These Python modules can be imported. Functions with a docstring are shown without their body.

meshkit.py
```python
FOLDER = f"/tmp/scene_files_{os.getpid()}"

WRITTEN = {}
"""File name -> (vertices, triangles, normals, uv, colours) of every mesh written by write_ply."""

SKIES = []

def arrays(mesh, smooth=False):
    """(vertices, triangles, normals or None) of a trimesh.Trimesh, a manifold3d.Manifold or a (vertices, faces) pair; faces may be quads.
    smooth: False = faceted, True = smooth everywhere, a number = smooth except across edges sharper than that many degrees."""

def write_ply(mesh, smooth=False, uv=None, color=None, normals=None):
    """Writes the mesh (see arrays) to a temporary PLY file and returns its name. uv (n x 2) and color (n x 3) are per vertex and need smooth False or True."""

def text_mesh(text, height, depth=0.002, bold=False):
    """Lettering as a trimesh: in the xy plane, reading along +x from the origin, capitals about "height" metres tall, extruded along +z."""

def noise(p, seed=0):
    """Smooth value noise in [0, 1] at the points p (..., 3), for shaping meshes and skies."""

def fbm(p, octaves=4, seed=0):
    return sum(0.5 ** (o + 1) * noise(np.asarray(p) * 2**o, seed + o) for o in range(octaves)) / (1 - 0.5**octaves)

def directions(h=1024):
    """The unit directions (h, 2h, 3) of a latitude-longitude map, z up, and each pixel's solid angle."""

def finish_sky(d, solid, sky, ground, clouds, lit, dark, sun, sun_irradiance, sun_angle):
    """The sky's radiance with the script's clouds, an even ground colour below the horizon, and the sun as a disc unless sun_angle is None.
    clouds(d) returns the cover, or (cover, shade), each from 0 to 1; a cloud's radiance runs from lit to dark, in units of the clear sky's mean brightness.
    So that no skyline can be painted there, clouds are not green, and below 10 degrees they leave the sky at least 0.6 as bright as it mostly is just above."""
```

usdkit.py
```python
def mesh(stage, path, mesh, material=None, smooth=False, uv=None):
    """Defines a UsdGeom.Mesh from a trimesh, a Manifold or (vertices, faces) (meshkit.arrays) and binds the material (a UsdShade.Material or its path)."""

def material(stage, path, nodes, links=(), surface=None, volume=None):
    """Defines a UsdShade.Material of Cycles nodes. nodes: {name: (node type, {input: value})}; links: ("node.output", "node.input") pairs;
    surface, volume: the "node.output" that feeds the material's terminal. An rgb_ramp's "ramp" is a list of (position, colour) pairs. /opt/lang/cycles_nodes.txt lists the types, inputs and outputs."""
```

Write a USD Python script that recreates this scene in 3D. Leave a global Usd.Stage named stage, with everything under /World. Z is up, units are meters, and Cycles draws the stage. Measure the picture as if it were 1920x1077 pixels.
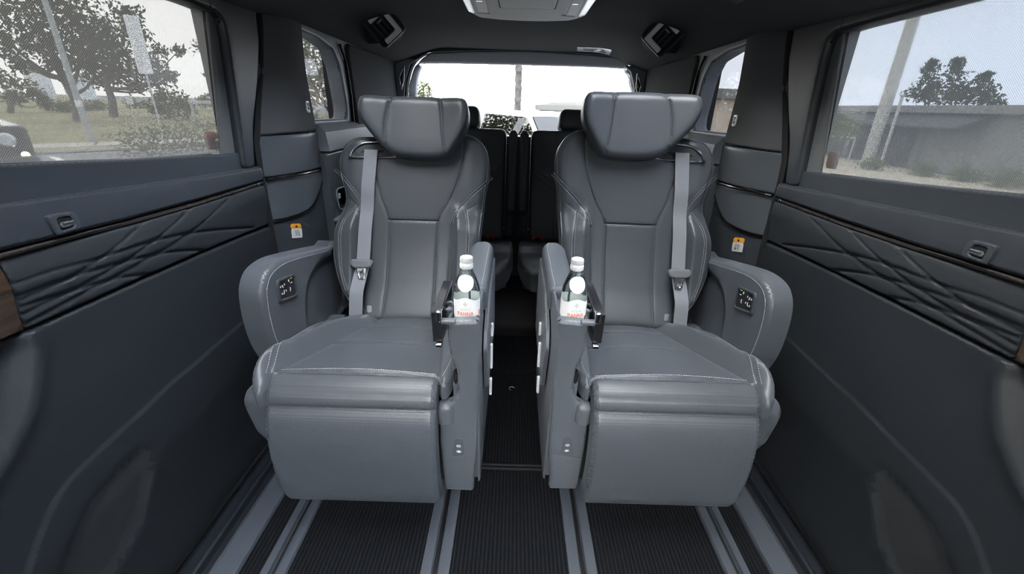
import math, random
import numpy as np, trimesh, shapely
from shapely.geometry import Polygon, LineString, Point, MultiLineString
from scipy.spatial import Delaunay
import manifold3d as m3
import usdkit, meshkit
from pxr import Usd, UsdGeom, UsdLux, UsdShade, Gf, Sdf, Vt

stage = Usd.Stage.CreateInMemory()
UsdGeom.SetStageUpAxis(stage, UsdGeom.Tokens.z)
UsdGeom.SetStageMetersPerUnit(stage, 1.0)
UsdGeom.Xform.Define(stage, '/World')
UsdGeom.Scope.Define(stage, '/World/Looks')
PI = math.pi
random.seed(4); rng = np.random.default_rng(4)

# ------------------------------------------------------------------ camera, sky, exposure
CAM = dict(x=-.019, z=1.08, f=808.2, yaw=.0034, pitch=.3997, roll=.0325)
cam = UsdGeom.Camera.Define(stage, '/World/camera')
_cy, _sy, _cp, _sp, _cr, _sr = (fn(CAM[k]) for k in ('yaw', 'pitch', 'roll') for fn in (math.cos, math.sin))
_fw = np.array([_sy*_cp, _cy*_cp, -_sp]); _r0 = np.array([_cy, -_sy, 0]); _u0 = np.cross(_r0, _fw)
_rt = _cr*_r0 + _sr*_u0; _up = -_sr*_r0 + _cr*_u0
cam.AddTransformOp().Set(Gf.Matrix4d(*_rt, 0, *_up, 0, *(-_fw), 0, CAM['x'], 0, CAM['z'], 1))
cam.CreateHorizontalApertureAttr(36.0); cam.CreateVerticalApertureAttr(36.0*1077/1920)
cam.CreateFocalLengthAttr(36.0*CAM['f']/1920)
cam.CreateClippingRangeAttr(Gf.Vec2f(.02, 2000)); cam.CreateFStopAttr(0.0)
cam.CreateExposureAttr(4.95)

sky = UsdLux.DomeLight.Define(stage, '/World/sky')
sky.CreateIntensityAttr(1.0)
sky.CreateColorAttr(Gf.Vec3f(1, 1, 1))
skym = usdkit.material(stage, '/World/Looks/sky_overcast', {        # thin overcast, whiter on the sun's side (left of the van), bluer on the other
    'tc': ('texture_coordinate', {}), 'sx': ('separate_xyz', {}),
    'n': ('noise_texture', {'scale': 2.2, 'detail': 5}), 'a': ('math', {'math_type': 'multiply_add', 'value2': .35, 'value3': .325}), 'a2': ('math', {'math_type': 'multiply_add', 'value2': .45}),
    'r': ('rgb_ramp', {'ramp': [(.2, (1.12, 1.10, 1.06)), (.5, (1.0, 1.0, 1.0)), (.85, (.80, .90, 1.08))]}),
    'b': ('background_shader', {'strength': 1.0})},
    [('tc.generated', 'n.vector'), ('tc.generated', 'sx.vector'), ('n.fac', 'a.value1'), ('sx.x', 'a2.value1'), ('a.value', 'a2.value3'), ('a2.value', 'r.fac'), ('r.color', 'b.color')], surface='b.background')
UsdShade.MaterialBindingAPI.Apply(sky.GetPrim()).Bind(skym)

# ------------------------------------------------------------------ helpers
MIR = 1                                     # -1 while the mirrored (right-hand) twin of a thing is built
counts, bases = {}, {}

def numbered(path):
    n = counts.get(path, 0); counts[path] = n + 1
    return path if n == 0 else f'{path}_{n:03d}'

def tag(prim, label=None, cat=None, group=None, kind=None):
    for k, v in (('label', label), ('category', cat), ('group', group), ('kind', kind)):
        if v: prim.SetCustomDataByKey(k, v)
    return prim

def thing(name, label=None, cat=None, loc=(0, 0, 0), group=None, kind=None):
    path = numbered('/World/' + name)
    x = UsdGeom.Xform.Define(stage, path); loc = np.array(loc, float)*[MIR, 1, 1]
    x.AddTranslateOp().Set(Gf.Vec3d(*loc)); bases[path] = loc
    return tag(x.GetPrim(), label, cat, group, kind)

def normals_of(v, f):
    n = np.zeros_like(v); fn = np.cross(v[f[:, 1]]-v[f[:, 0]], v[f[:, 2]]-v[f[:, 0]])
    for k in range(3): np.add.at(n, f[:, k], fn)
    l = np.linalg.norm(n, axis=1, keepdims=True)
    return n/np.maximum(l, 1e-20)

def obj(name, mesh, mat, parent=None, label=None, cat=None, group=None, kind=None, smooth=35):
    """ONE Mesh prim, under parent or directly under /World; mesh is given in world metres"""
    normals = None
    if isinstance(mesh, tuple) and len(mesh) == 3: v, f, normals = mesh
    else: v, f, normals = meshkit.arrays(mesh, smooth)
    v = np.array(v, float)*[MIR, 1, 1]
    f = np.array(f)
    if MIR < 0: f = f[:, ::-1]
    if normals is not None: normals = np.array(normals)*[MIR, 1, 1]
    pp = str(parent.GetPath()) if parent is not None else '/World'
    base = None
    for k in (pp, pp.rsplit('/', 1)[0]):
        if k in bases: base = bases[k]; break
    path = numbered(pp + '/' + name)
    if parent is None:
        base = np.array([(v[:, 0].min()+v[:, 0].max())/2, (v[:, 1].min()+v[:, 1].max())/2, v[:, 2].min()])
    m = UsdGeom.Mesh.Define(stage, path)
    if parent is None:
        m.AddTranslateOp().Set(Gf.Vec3d(*base)); bases[path] = base
    v = v - base
    m.CreatePointsAttr(Vt.Vec3fArray.FromNumpy(v.astype(np.float32)))
    m.CreateFaceVertexCountsAttr(Vt.IntArray.FromNumpy(np.full(len(f), 3, np.int32)))
    m.CreateFaceVertexIndicesAttr(Vt.IntArray.FromNumpy(f.astype(np.int32).ravel()))
    m.CreateSubdivisionSchemeAttr('none')
    if normals is not None:
        m.CreateNormalsAttr(Vt.Vec3fArray.FromNumpy(normals.astype(np.float32))); m.SetNormalsInterpolation('vertex')
    UsdShade.MaterialBindingAPI.Apply(m.GetPrim()).Bind(M[mat])
    return tag(m.GetPrim(), label, cat, group, kind)

def cat(*ms):
    vs, fs, n = [], [], 0
    for m in ms:
        v, f = (m[0], m[1]) if isinstance(m, tuple) else meshkit.arrays(m)[:2]
        vs.append(np.asarray(v, float)); fs.append(np.asarray(f)+n); n += len(v)
    return np.vstack(vs), np.vstack(fs)

def sm(a, b, x):
    t = np.clip((x-a)/(b-a), 0, 1); return t*t*(3-2*t)

def plane(o, U, V, N=None):
    o, U, V = (np.asarray(a, float) for a in (o, U, V)); U = U/np.linalg.norm(U); V = V/np.linalg.norm(V)
    N = np.cross(U, V) if N is None else np.asarray(N, float); N = N/np.linalg.norm(N)
    return lambda u, v, h: o + np.outer(u, U) + np.outer(v, V) + np.outer(h, N)

def resample(ring, step):
    L = ring.length; n = max(8, int(round(L/step)))
    return np.array([ring.interpolate(L*i/n).coords[0] for i in range(n)])[:, :2]

def lines_of(g):
    return [LineString(p) for p in g]

def smooth_line(pts, n=12):
    """Catmull-Rom through the points"""
    p = np.array(pts, float); q = np.vstack([2*p[0]-p[1], p, 2*p[-1]-p[-2]]); out = []
    for i in range(1, len(q)-2):
        t = np.linspace(0, 1, n, endpoint=False)[:, None]
        out.append(.5*((2*q[i]) + (-q[i-1]+q[i+1])*t + (2*q[i-1]-5*q[i]+4*q[i+1]-q[i+2])*t**2 + (-q[i-1]+3*q[i]-3*q[i+1]+q[i+2])*t**3))
    return np.vstack(out + [p[-1:]])

def smooth_poly(pts, n=6):
    p = np.array(pts, float); N = len(p); out = []
    for i in range(N):
        a, b, c, d = p[i-1], p[i], p[(i+1) % N], p[(i+2) % N]
        t = np.linspace(0, 1, n, endpoint=False)[:, None]
        out.append(.5*((2*b) + (-a+c)*t + (2*a-5*b+4*c-d)*t**2 + (-a+3*b-3*c+d)*t**3))
    return np.vstack(out)

def rnd(pts, r):
    """polygon with rounded corners"""
    P = pts if isinstance(pts, Polygon) else Polygon(pts)
    P = P.buffer(0)
    return P.buffer(-r, quad_segs=6).buffer(2*r, quad_segs=6).buffer(-r, quad_segs=6) if r > 0 else P

def pad(outline, mp, r=.01, t=.03, res=.01, prof=None, grooves=(), steps=4, back=True, regions=None, edge=None):
    """A cushion-like panel: 2D outline (a polygon, possibly with holes) mapped by mp(u, v, h) to 3D, edges rounded with radius r, thickness t,
    prof(u, v) the height of its face, grooves [(line, width, depth)]. Returns (v, f, n), or {name: (v, f, n)} with regions {name: polygon}."""
    P = outline if isinstance(outline, Polygon) else Polygon(outline).buffer(0)
    edge = edge or min(res, .012)
    rings = [P.exterior] + list(P.interiors)
    R0 = [resample(g, edge) for g in rings]
    pts = [p for p in R0]; nb = sum(len(p) for p in R0)
    for k in range(1, steps+1):
        d = r*(1-math.cos(PI/2*k/steps))
        Q = P.buffer(-max(d, 1e-5))
        for q in getattr(Q, 'geoms', [Q]):
            if q.is_empty: continue
            for g in [q.exterior] + list(q.interiors):
                if g.length > 3*edge: pts.append(resample(g, edge))
    Q = P.buffer(-(r + res*.55))
    if not Q.is_empty:
        x0, y0, x1, y1 = Q.bounds
        gy = np.arange(y0, y1+res, res*.866); gx = np.arange(x0, x1+res, res)
        g = np.array([(x+(j % 2)*res/2, y) for j, y in enumerate(gy) for x in gx])
        g = g[shapely.contains_xy(Q, g[:, 0], g[:, 1])] if len(g) else g
        if grooves and len(g):
            G = MultiLineString([LineString(l) for l, w, _ in grooves]); wm = max(w for _, w, _ in grooves)
            g = g[shapely.distance(shapely.points(g), G) > 2.2*wm+res*.2]
        pts.append(g)
        for l, w, dep in grooves:
            ls = LineString(l)
            for off in (0, -.8*w, .8*w, -1.7*w, 1.7*w):
                o = ls if off == 0 else ls.parallel_offset(abs(off), 'left' if off > 0 else 'right')
                for q in getattr(o, 'geoms', [o]):
                    if q.is_empty or q.length < 1e-4: continue
                    s = resample(q, min(res, max(2.5*w, .004)))
                    s = np.vstack([s, np.array(q.coords[-1])[None, :2]])
                    s = s[shapely.contains_xy(P.buffer(-max(r*.6, 1e-4)), s[:, 0], s[:, 1])]
                    if len(s): pts.append(s)
    A = np.vstack(pts)
    _, keep = np.unique(np.round(A[nb:]/2e-5).astype(np.int64), axis=0, return_index=True)
    A = np.vstack([A[:nb], A[nb:][np.sort(keep)]])
    F = Delaunay(A).simplices
    c = A[F].mean(1); F = F[shapely.contains_xy(P, c[:, 0], c[:, 1])]
    e1, e2 = A[F[:, 1]]-A[F[:, 0]], A[F[:, 2]]-A[F[:, 0]]
    ar = e1[:, 0]*e2[:, 1]-e1[:, 1]*e2[:, 0]
    F[ar < 0] = F[ar < 0][:, ::-1]; F = F[np.abs(ar) > 1e-12]
    d = shapely.distance(shapely.points(A), P.boundary); d[:nb] = 0
    h = np.where(d < r, -(r-np.sqrt(np.maximum(r*r-(r-np.minimum(d, r))**2, 0))), 0.0) if r > 0 else np.zeros(len(A))
    if prof is not None: h = h + prof(A[:, 0], A[:, 1])
    for l, w, dep in grooves:
        dd = shapely.distance(shapely.points(A), LineString(l)); h = h - dep*np.exp(-(dd/w)**2)
    v = mp(A[:, 0], A[:, 1], h)
    # orientation
    i = F[len(F)//2]; nn = np.cross(v[i[1]]-v[i[0]], v[i[2]]-v[i[0]])
    up = mp(A[i[:1], 0], A[i[:1], 1], h[i[:1]]+.001)[0]-v[i[0]]
    flip = nn @ up < 0
    # side wall and back
    hb = np.full(nb, -t) + (prof(A[:nb, 0], A[:nb, 1]) if prof is not None else 0)
    hb = np.minimum(hb, h[:nb]-1e-4)
    vb = mp(A[:nb, 0], A[:nb, 1], hb); side = []; o = 0; n0 = len(v)
    for p in R0:
        n = len(p); a = np.arange(n)+o; b = np.roll(a, -1)
        s = np.vstack([np.stack([a, a+n0-0, b], 1), np.stack([b, a+n0, b+n0], 1)])
        ring = shapely.geometry.LinearRing(p)
        ccw = ring.is_ccw
        if not ccw: s = s[:, ::-1]
        if o > 0: s = s[:, ::-1] if ccw else s[:, ::-1]
        side.append(s); o += n
    S = np.vstack(side)
    if back:
        B = Delaunay(A[:nb]).simplices; cb = A[:nb][B].mean(1); B = B[shapely.contains_xy(P, cb[:, 0], cb[:, 1])]
        eb1, eb2 = A[B[:, 1]]-A[B[:, 0]], A[B[:, 2]]-A[B[:, 0]]
        ab = eb1[:, 0]*eb2[:, 1]-eb1[:, 1]*eb2[:, 0]; B[ab > 0] = B[ab > 0][:, ::-1]
        S2 = B + n0 + nb
        vv = np.vstack([v, vb, vb]); 
    else:
        S2 = np.zeros((0, 3), int); vv = np.vstack([v, vb])
    allf = np.vstack([F, S, S2])
    if flip: allf = allf[:, ::-1]
    nrm = normals_of(vv, allf)
    if not regions: return vv, allf, nrm
    fc = np.vstack([A[F].mean(1), A[S[:, 0] % n0 if True else 0][:, :2] if len(S) else np.zeros((0, 2)), np.full((len(S2), 2), 1e9)])
    fc[len(F):len(F)+len(S)] = A[np.minimum(S, n0+nb-1)[:, 0] - np.where(S[:, 0] >= n0, n0, 0)]
    out, left = {}, np.ones(len(allf), bool)
    for name, poly in regions.items():
        m = left & shapely.contains_xy(Polygon(poly).buffer(0) if not isinstance(poly, Polygon) else poly, fc[:, 0], fc[:, 1])
        left &= ~m; out[name] = m
    out[''] = left
    res_ = {}
    for name, m in out.items():
        if not m.any(): continue
        ff = allf[m]; u, inv = np.unique(ff, return_inverse=True)
        res_[name] = (vv[u], inv.reshape(-1, 3), nrm[u])
    return res_

def tube(points, radius, sides=8, closed=False):
    p = np.asarray(points, float)
    if closed: t = np.roll(p, -1, 0)-np.roll(p, 1, 0)
    else: t = np.gradient(p, axis=0)
    t /= np.linalg.norm(t, axis=1, keepdims=True)+1e-12
    a = np.cross(t, np.where(np.abs(t[:, 2:]) < .9, [0, 0, 1.], [1., 0, 0])); a /= np.linalg.norm(a, axis=1, keepdims=True)+1e-12
    b = np.cross(t, a); ang = np.arange(sides)*2*PI/sides
    rad = np.broadcast_to(radius, (len(p),))[:, None, None]
    v = p[:, None] + rad*(np.cos(ang)[None, :, None]*a[:, None]+np.sin(ang)[None, :, None]*b[:, None])
    n = len(p); f = []
    for i in range(n if closed else n-1):
        for j in range(sides):
            q = [i*sides+j, i*sides+(j+1) % sides, ((i+1) % n)*sides+(j+1) % sides, ((i+1) % n)*sides+j]
            f += [[q[0], q[2], q[1]], [q[0], q[3], q[2]]]
    v = v.reshape(-1, 3)
    if not closed:
        v = np.vstack([v, p[:1], p[-1:]]); c0, c1 = len(v)-2, len(v)-1
        f += [[c0, j, (j+1) % sides] for j in range(sides)]
        f += [[c1, (n-1)*sides+(j+1) % sides, (n-1)*sides+j] for j in range(sides)]
    return v, np.array(f)

def lathe(profile, n=40, at=(0, 0, 0)):
    pr = np.array(profile, float); ang = np.arange(n)*2*PI/n
    v = np.stack([pr[:, 0, None]*np.cos(ang), pr[:, 0, None]*np.sin(ang), np.repeat(pr[:, 1, None], n, 1)], -1).reshape(-1, 3)+np.array(at)
    f = []
    for i in range(len(pr)-1):
        for j in range(n):
            a, b, c, d = i*n+j, i*n+(j+1) % n, (i+1)*n+(j+1) % n, (i+1)*n+j
            f += [[a, b, c], [a, c, d]]
    return v, np.array(f)

_sph = trimesh.creation.icosphere(1)
def rbox(lo, hi, r=.01):
    lo, hi = np.minimum(lo, hi), np.maximum(lo, hi); r = min(r, (hi-lo).min()*.49)
    cs = np.array([[x, y, z] for x in (lo[0]+r, hi[0]-r) for y in (lo[1]+r, hi[1]-r) for z in (lo[2]+r, hi[2]-r)])
    P = (cs[:, None]+_sph.vertices[None]*r).reshape(-1, 3)
    return trimesh.convex.convex_hull(P)

def hull(P): return trimesh.convex.convex_hull(np.array(P, float))

def rot(m, axis, ang, about):
    v, f = (m[0], m[1]) if isinstance(m, tuple) else meshkit.arrays(m)[:2]
    R = trimesh.transformations.rotation_matrix(ang, axis, about)
    return np.asarray(v) @ R[:3, :3].T + R[:3, 3], f

def stitches(line, mp, h, step=.0062, ln=.0042, rad=.00055):
    """a row of little thread stitches along a 2D line, lying on a surface of height h(u, v)"""
    ls = LineString(line); n = max(2, int(ls.length/step)); P = []
    for i in range(n):
        for d in (i*step, i*step+ln): P.append(ls.interpolate(min(d, ls.length)).coords[0][:2])
    P = np.array(P); v = mp(P[:, 0], P[:, 1], h(P[:, 0], P[:, 1])+rad*.6)
    return cat(*[tube([v[2*i], (v[2*i]+v[2*i+1])/2, v[2*i+1]], [rad*.6, rad, rad*.6], 5) for i in range(n)])

def textm(s, height, mp, depth=.0004, bold=False, center=True, xscale=1.0):
    m = meshkit.text_mesh(s, height, depth, bold); v = np.array(m.vertices); f = np.array(m.faces)
    if center: v[:, 0] -= (v[:, 0].min()+v[:, 0].max())/2
    return mp(v[:, 0]*xscale, v[:, 1], v[:, 2]), f

# ------------------------------------------------------------------ materials
M = {}
def mat(name, nodes, links=(), surface='p.BSDF'):
    M[name] = usdkit.material(stage, '/World/Looks/'+name, nodes, links, surface=surface)

def simple(name, col, rough=.5, metal=0, bump=None, spec=.5, coat=0, var=0, **kw):
    nodes = {'p': ('principled_bsdf', {'base_color': col, 'roughness': rough, 'metallic': metal, 'specular_ior_level': spec, **({'coat_weight': coat, 'coat_roughness': .08} if coat else {}), **kw})}
    links = []
    if bump or var: nodes['tc'] = ('geometry', {})
    if bump:
        kind, scale, strength, dist = bump
        if kind == 'voronoi': nodes['t'] = ('voronoi_texture', {'scale': scale, 'feature': 'f1'}); out = 't.distance'
        else: nodes['t'] = ('noise_texture', {'scale': scale, 'detail': 3}); out = 't.fac'
        nodes['b'] = ('bump', {'strength': strength, 'distance': dist})
        links += [('tc.position', 't.vector'), (out, 'b.height'), ('b.normal', 'p.normal')]
    if var:
        nodes['nv'] = ('noise_texture', {'scale': 3.0, 'detail': 4}); c = np.array(col)
        nodes['rv'] = ('rgb_ramp', {'ramp': [(.3, tuple(c*(1-var))), (.7, tuple(c*(1+var)))]})
        links += [('tc.position', 'nv.vector'), ('nv.fac', 'rv.fac'), ('rv.color', 'p.base_color')]
    mat(name, nodes, links)

simple('leather', (.040, .045, .052), .37, bump=('voronoi', 620, .16, .0012), spec=.55)
simple('frame_grey', (.11, .12, .14), .45)
simple('panel_black', (.008, .008, .009), .42, spec=.25)
simple('leather_side', (.034, .039, .045), .38, bump=('voronoi', 560, .16, .0012), spec=.5)
simple('plastic_dark', (.022, .026, .031), .46, bump=('voronoi', 700, .2, .0008), spec=.45)
simple('plastic_seat', (.058, .064, .073), .40, bump=('noise', 900, .15, .0006), spec=.5)
simple('door_plastic', (.0075, .0088, .0105), .42, bump=('voronoi', 650, .14, .0008), spec=.30)
simple('door_soft', (.017, .0197, .0235), .38, bump=('voronoi', 520, .14, .001), spec=.42)
simple('door_quilt', (.012, .0138, .016), .46, bump=('voronoi', 520, .14, .001), spec=.4)
simple('pillar_fabric', (.078, .080, .083), .85, bump=('noise', 1400, .25, .0008), spec=.25)
simple('headliner', (.062, .065, .069), .95, bump=('noise', 1500, .3, .0008), spec=.2)
simple('pillar_soft', (.054, .061, .069), .36, bump=('voronoi', 600, .12, .0008), spec=.55)
simple('quarter_plastic_lit', (.21, .23, .26), .45, bump=('voronoi', 700, .12, .0006), spec=.5)  # pillar-trim grey made paler, window light put into the colour
simple('rubber', (.006, .006, .007), .6, spec=.3)
simple('black', (.004, .004, .005), .5, spec=.3)
simple('black_gloss', (.006, .006, .007), .10, spec=.6, coat=.6)
simple('chrome', (.62, .63, .65), .14, metal=1)
simple('satin_metal', (.42, .43, .45), .32, metal=1)
simple('chrome_reflection_paint', (.75, .75, .76), .35)  # for chrome vent frames: bright reflections put into a pale base colour
simple('smoke_chrome', (.20, .19, .18), .16, metal=1)
simple('thread', (.42, .44, .46), .8)
simple('belt_web', (.17, .18, .20), .55, bump=('noise', 900, .3, .0008), spec=.4)
simple('belt_plastic', (.11, .115, .125), .38, spec=.5)
simple('rail_plastic', (.046, .053, .065), .50, bump=('noise', 700, .2, .0006), spec=.4)
simple('console_grey', (.16, .16, .163), .5, spec=.4)
simple('button_grey', (.085, .085, .09), .45)
simple('lens', (.46, .475, .49), .22, spec=.5, coat=.3)
simple('white_print', (.75, .76, .77), .5)
simple('white_label', (.58, .58, .565), .5)
simple('white_cap', (.55, .55, .55), .4)
simple('orange_print', (.80, .33, .03), .5)
simple('black_print', (.01, .01, .01), .5)
simple('grey_print', (.40, .38, .36), .5)
simple('red_print', (.62, .17, .07), .5)
simple('label_red', (.26, .10, .07), .6)
simple('label_brown', (.14, .10, .09), .6)
simple('red_button', (.5, .03, .02), .4)
simple('sill_metal', (.006, .007, .009), .35, spec=.35)
simple('hook_plastic', (.02, .02, .022), .4)
simple('seat_frame', (.010, .011, .012), .5)
mat('wood', {'g': ('geometry', {}), 'mp': ('mapping', {'scale': (30, 3, 60)}), 'n': ('noise_texture', {'scale': 1.5, 'detail': 5, 'distortion': 1.2}),
             'r': ('rgb_ramp', {'ramp': [(.3, (.006, .004, .003)), (.7, (.030, .017, .009))]}), 'p': ('principled_bsdf', {'roughness': .18, 'coat_weight': .6})},
    [('g.position', 'mp.vector'), ('mp.vector', 'n.vector'), ('n.fac', 'r.fac'), ('r.color', 'p.base_color')])
simple('trim_brown', (.022, .018, .016), .25, spec=.5, coat=.4)
mat('led_green', {'e': ('emission', {'color': (.55, .75, .12), 'strength': .05})}, surface='e.emission')
mat('led_white', {'e': ('emission', {'color': (.85, .9, .95), 'strength': .03})}, surface='e.emission')
mat('lamp_glow', {'e': ('emission', {'color': (1., .72, .38), 'strength': 9.})}, surface='e.emission')

def dots(name, col, rough, period, size, deep, axes):
    """leather with punched rows of small holes; axes = the two world directions that the rows follow"""
    nodes = {'g': ('geometry', {}), 'd1': ('vector_math', {'math_type': 'dot_product', 'vector2': axes[0]}), 'd2': ('vector_math', {'math_type': 'dot_product', 'vector2': axes[1]}),
             'm1': ('math', {'math_type': 'multiply', 'value2': 2*PI/period}), 'm2': ('math', {'math_type': 'multiply', 'value2': 2*PI/period}),
             's1': ('math', {'math_type': 'sine'}), 's2': ('math', {'math_type': 'sine'}), 'mu': ('math', {'math_type': 'multiply'}),
             'mr': ('map_range', {'from_min': size, 'from_max': size+.18, 'to_min': 0, 'to_max': 1, 'clamp': True}),
             'mix': ('mix_color', {'a': col, 'b': deep}), 'inv': ('math', {'math_type': 'multiply', 'value2': -1.0}),
             'b': ('bump', {'strength': .35, 'distance': .0012}), 'p': ('principled_bsdf', {'roughness': rough, 'specular_ior_level': .5})}
    links = [('g.position', 'd1.vector1'), ('g.position', 'd2.vector1'), ('d1.value', 'm1.value1'), ('d2.value', 'm2.value1'), ('m1.value', 's1.value1'), ('m2.value', 's2.value1'),
             ('s1.value', 'mu.value1'), ('s2.value', 'mu.value2'), ('mu.value', 'mr.value'), ('mr.result', 'mix.fac'), ('mix.result', 'p.base_color'),
             ('mr.result', 'inv.value1'), ('inv.value', 'b.height'), ('b.normal', 'p.normal')]
    mat(name, nodes, links)
dots('leather_perforated', (.037, .042, .049), .37, .0046, .40, (.016, .018, .021), ((.7071, .7071, -.7071), (.7071, -.7071, .7071)))
dots('speaker_grille', (.013, .0145, .016), .5, .0055, .2, (.002, .002, .002), ((0, 1, 0), (0, 0, 1)))

mat('carpet', {'g': ('geometry', {}), 'sx': ('separate_xyz', {}), 'k': ('math', {'math_type': 'multiply', 'value2': 2*PI/.0105}), 's': ('math', {'math_type': 'sine'}),
               'n': ('noise_texture', {'scale': 420, 'detail': 3}), 'n2': ('noise_texture', {'scale': 2600, 'detail': 2}), 'mp': ('mapping', {'scale': (1, .12, 1)}),
               'a': ('math', {'math_type': 'multiply_add', 'value2': .5}), 'r': ('rgb_ramp', {'ramp': [(.1, (.002, .0022, .0028)), (.5, (.0055, .006, .0075)), (.95, (.014, .0155, .018))]}),
               'a2': ('math', {'math_type': 'multiply_add', 'value2': .25, 'value3': .25}), 'b': ('bump', {'strength': .9, 'distance': .003}), 'p': ('principled_bsdf', {'roughness': .95, 'specular_ior_level': .1})},
    [('g.position', 'sx.vector'), ('sx.x', 'k.value1'), ('k.value', 's.value1'), ('g.position', 'mp.vector'), ('mp.vector', 'n.vector'), ('g.position', 'n2.vector'),
     ('s.value', 'a2.value1'), ('n.fac', 'a.value1'), ('a2.value', 'a.value3'), ('a.value', 'r.fac'), ('r.color', 'p.base_color'), ('a.value', 'b.height'), ('b.normal', 'p.normal')])

def pane(name, tint, refl=1.0):
    mat(name, {'f': ('fresnel', {'IOR': 1.5}), 'm': ('math', {'math_type': 'multiply', 'value2': refl}), 't': ('transparent_bsdf', {'color': tint}), 'g': ('glossy_bsdf', {'color': (1, 1, 1), 'roughness': .01}), 'x': ('mix_closure', {})},
        [('f.fac', 'm.value1'), ('m.value', 'x.fac'), ('t.BSDF', 'x.closure1'), ('g.BSDF', 'x.closure2')], surface='x.closure')
pane('privacy_glass', (.0335, .0345, .035), .4); pane('quarter_glass', (.027, .0275, .028), .4); pane('rear_glass', (.15, .153, .156), .6); pane('clear_glass', (.92, .94, .94))
pane('roof_glass', (.55, .56, .57)); pane('car_glass', (.10, .11, .12), 1.6)

# woven sun blind: threads with square holes about 3 mm apart, seen against the light
mat('blind_mesh', {'g': ('geometry', {}), 'd1': ('vector_math', {'math_type': 'dot_product', 'vector2': (0, .7071, .7071)}), 'd2': ('vector_math', {'math_type': 'dot_product', 'vector2': (0, .7071, -.7071)}),
                   'm1': ('math', {'math_type': 'multiply', 'value2': 2*PI/.0027}), 'm2': ('math', {'math_type': 'multiply', 'value2': 2*PI/.0027}), 's1': ('math', {'math_type': 'sine'}), 's2': ('math', {'math_type': 'sine'}),
                   'mu': ('math', {'math_type': 'add'}), 'th': ('map_range', {'from_min': -2.0, 'from_max': 2.0, 'to_min': .02, 'to_max': .66, 'clamp': True}),
                   't': ('transparent_bsdf', {'color': (1, 1, 1)}), 'd': ('diffuse_bsdf', {'color': (.05, .05, .052)}), 'tl': ('translucent_bsdf', {'color': (.24, .24, .237)}), 'ad': ('add_closure', {}), 'x': ('mix_closure', {})},
    [('g.position', 'd1.vector1'), ('g.position', 'd2.vector1'), ('d1.value', 'm1.value1'), ('d2.value', 'm2.value1'), ('m1.value', 's1.value1'), ('m2.value', 's2.value1'), ('s1.value', 'mu.value1'), ('s2.value', 'mu.value2'),
     ('mu.value', 'th.value'), ('th.result', 'x.fac'), ('t.BSDF', 'x.closure1'), ('d.BSDF', 'ad.closure1'), ('tl.BSDF', 'ad.closure2'), ('ad.closure', 'x.closure2')], surface='x.closure')
simple('frit', (.10, .105, .105), .5)
mat('bottle_glass', {'p': ('principled_bsdf', {'base_color': (.90, .97, .95), 'roughness': .0, 'transmission_weight': 1.0, 'ior': 1.2, 'specular_ior_level': .9})})
mat('water', {'p': ('principled_bsdf', {'base_color': (.97, .99, .99), 'roughness': .0, 'transmission_weight': 1.0, 'ior': 1.33})})

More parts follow.
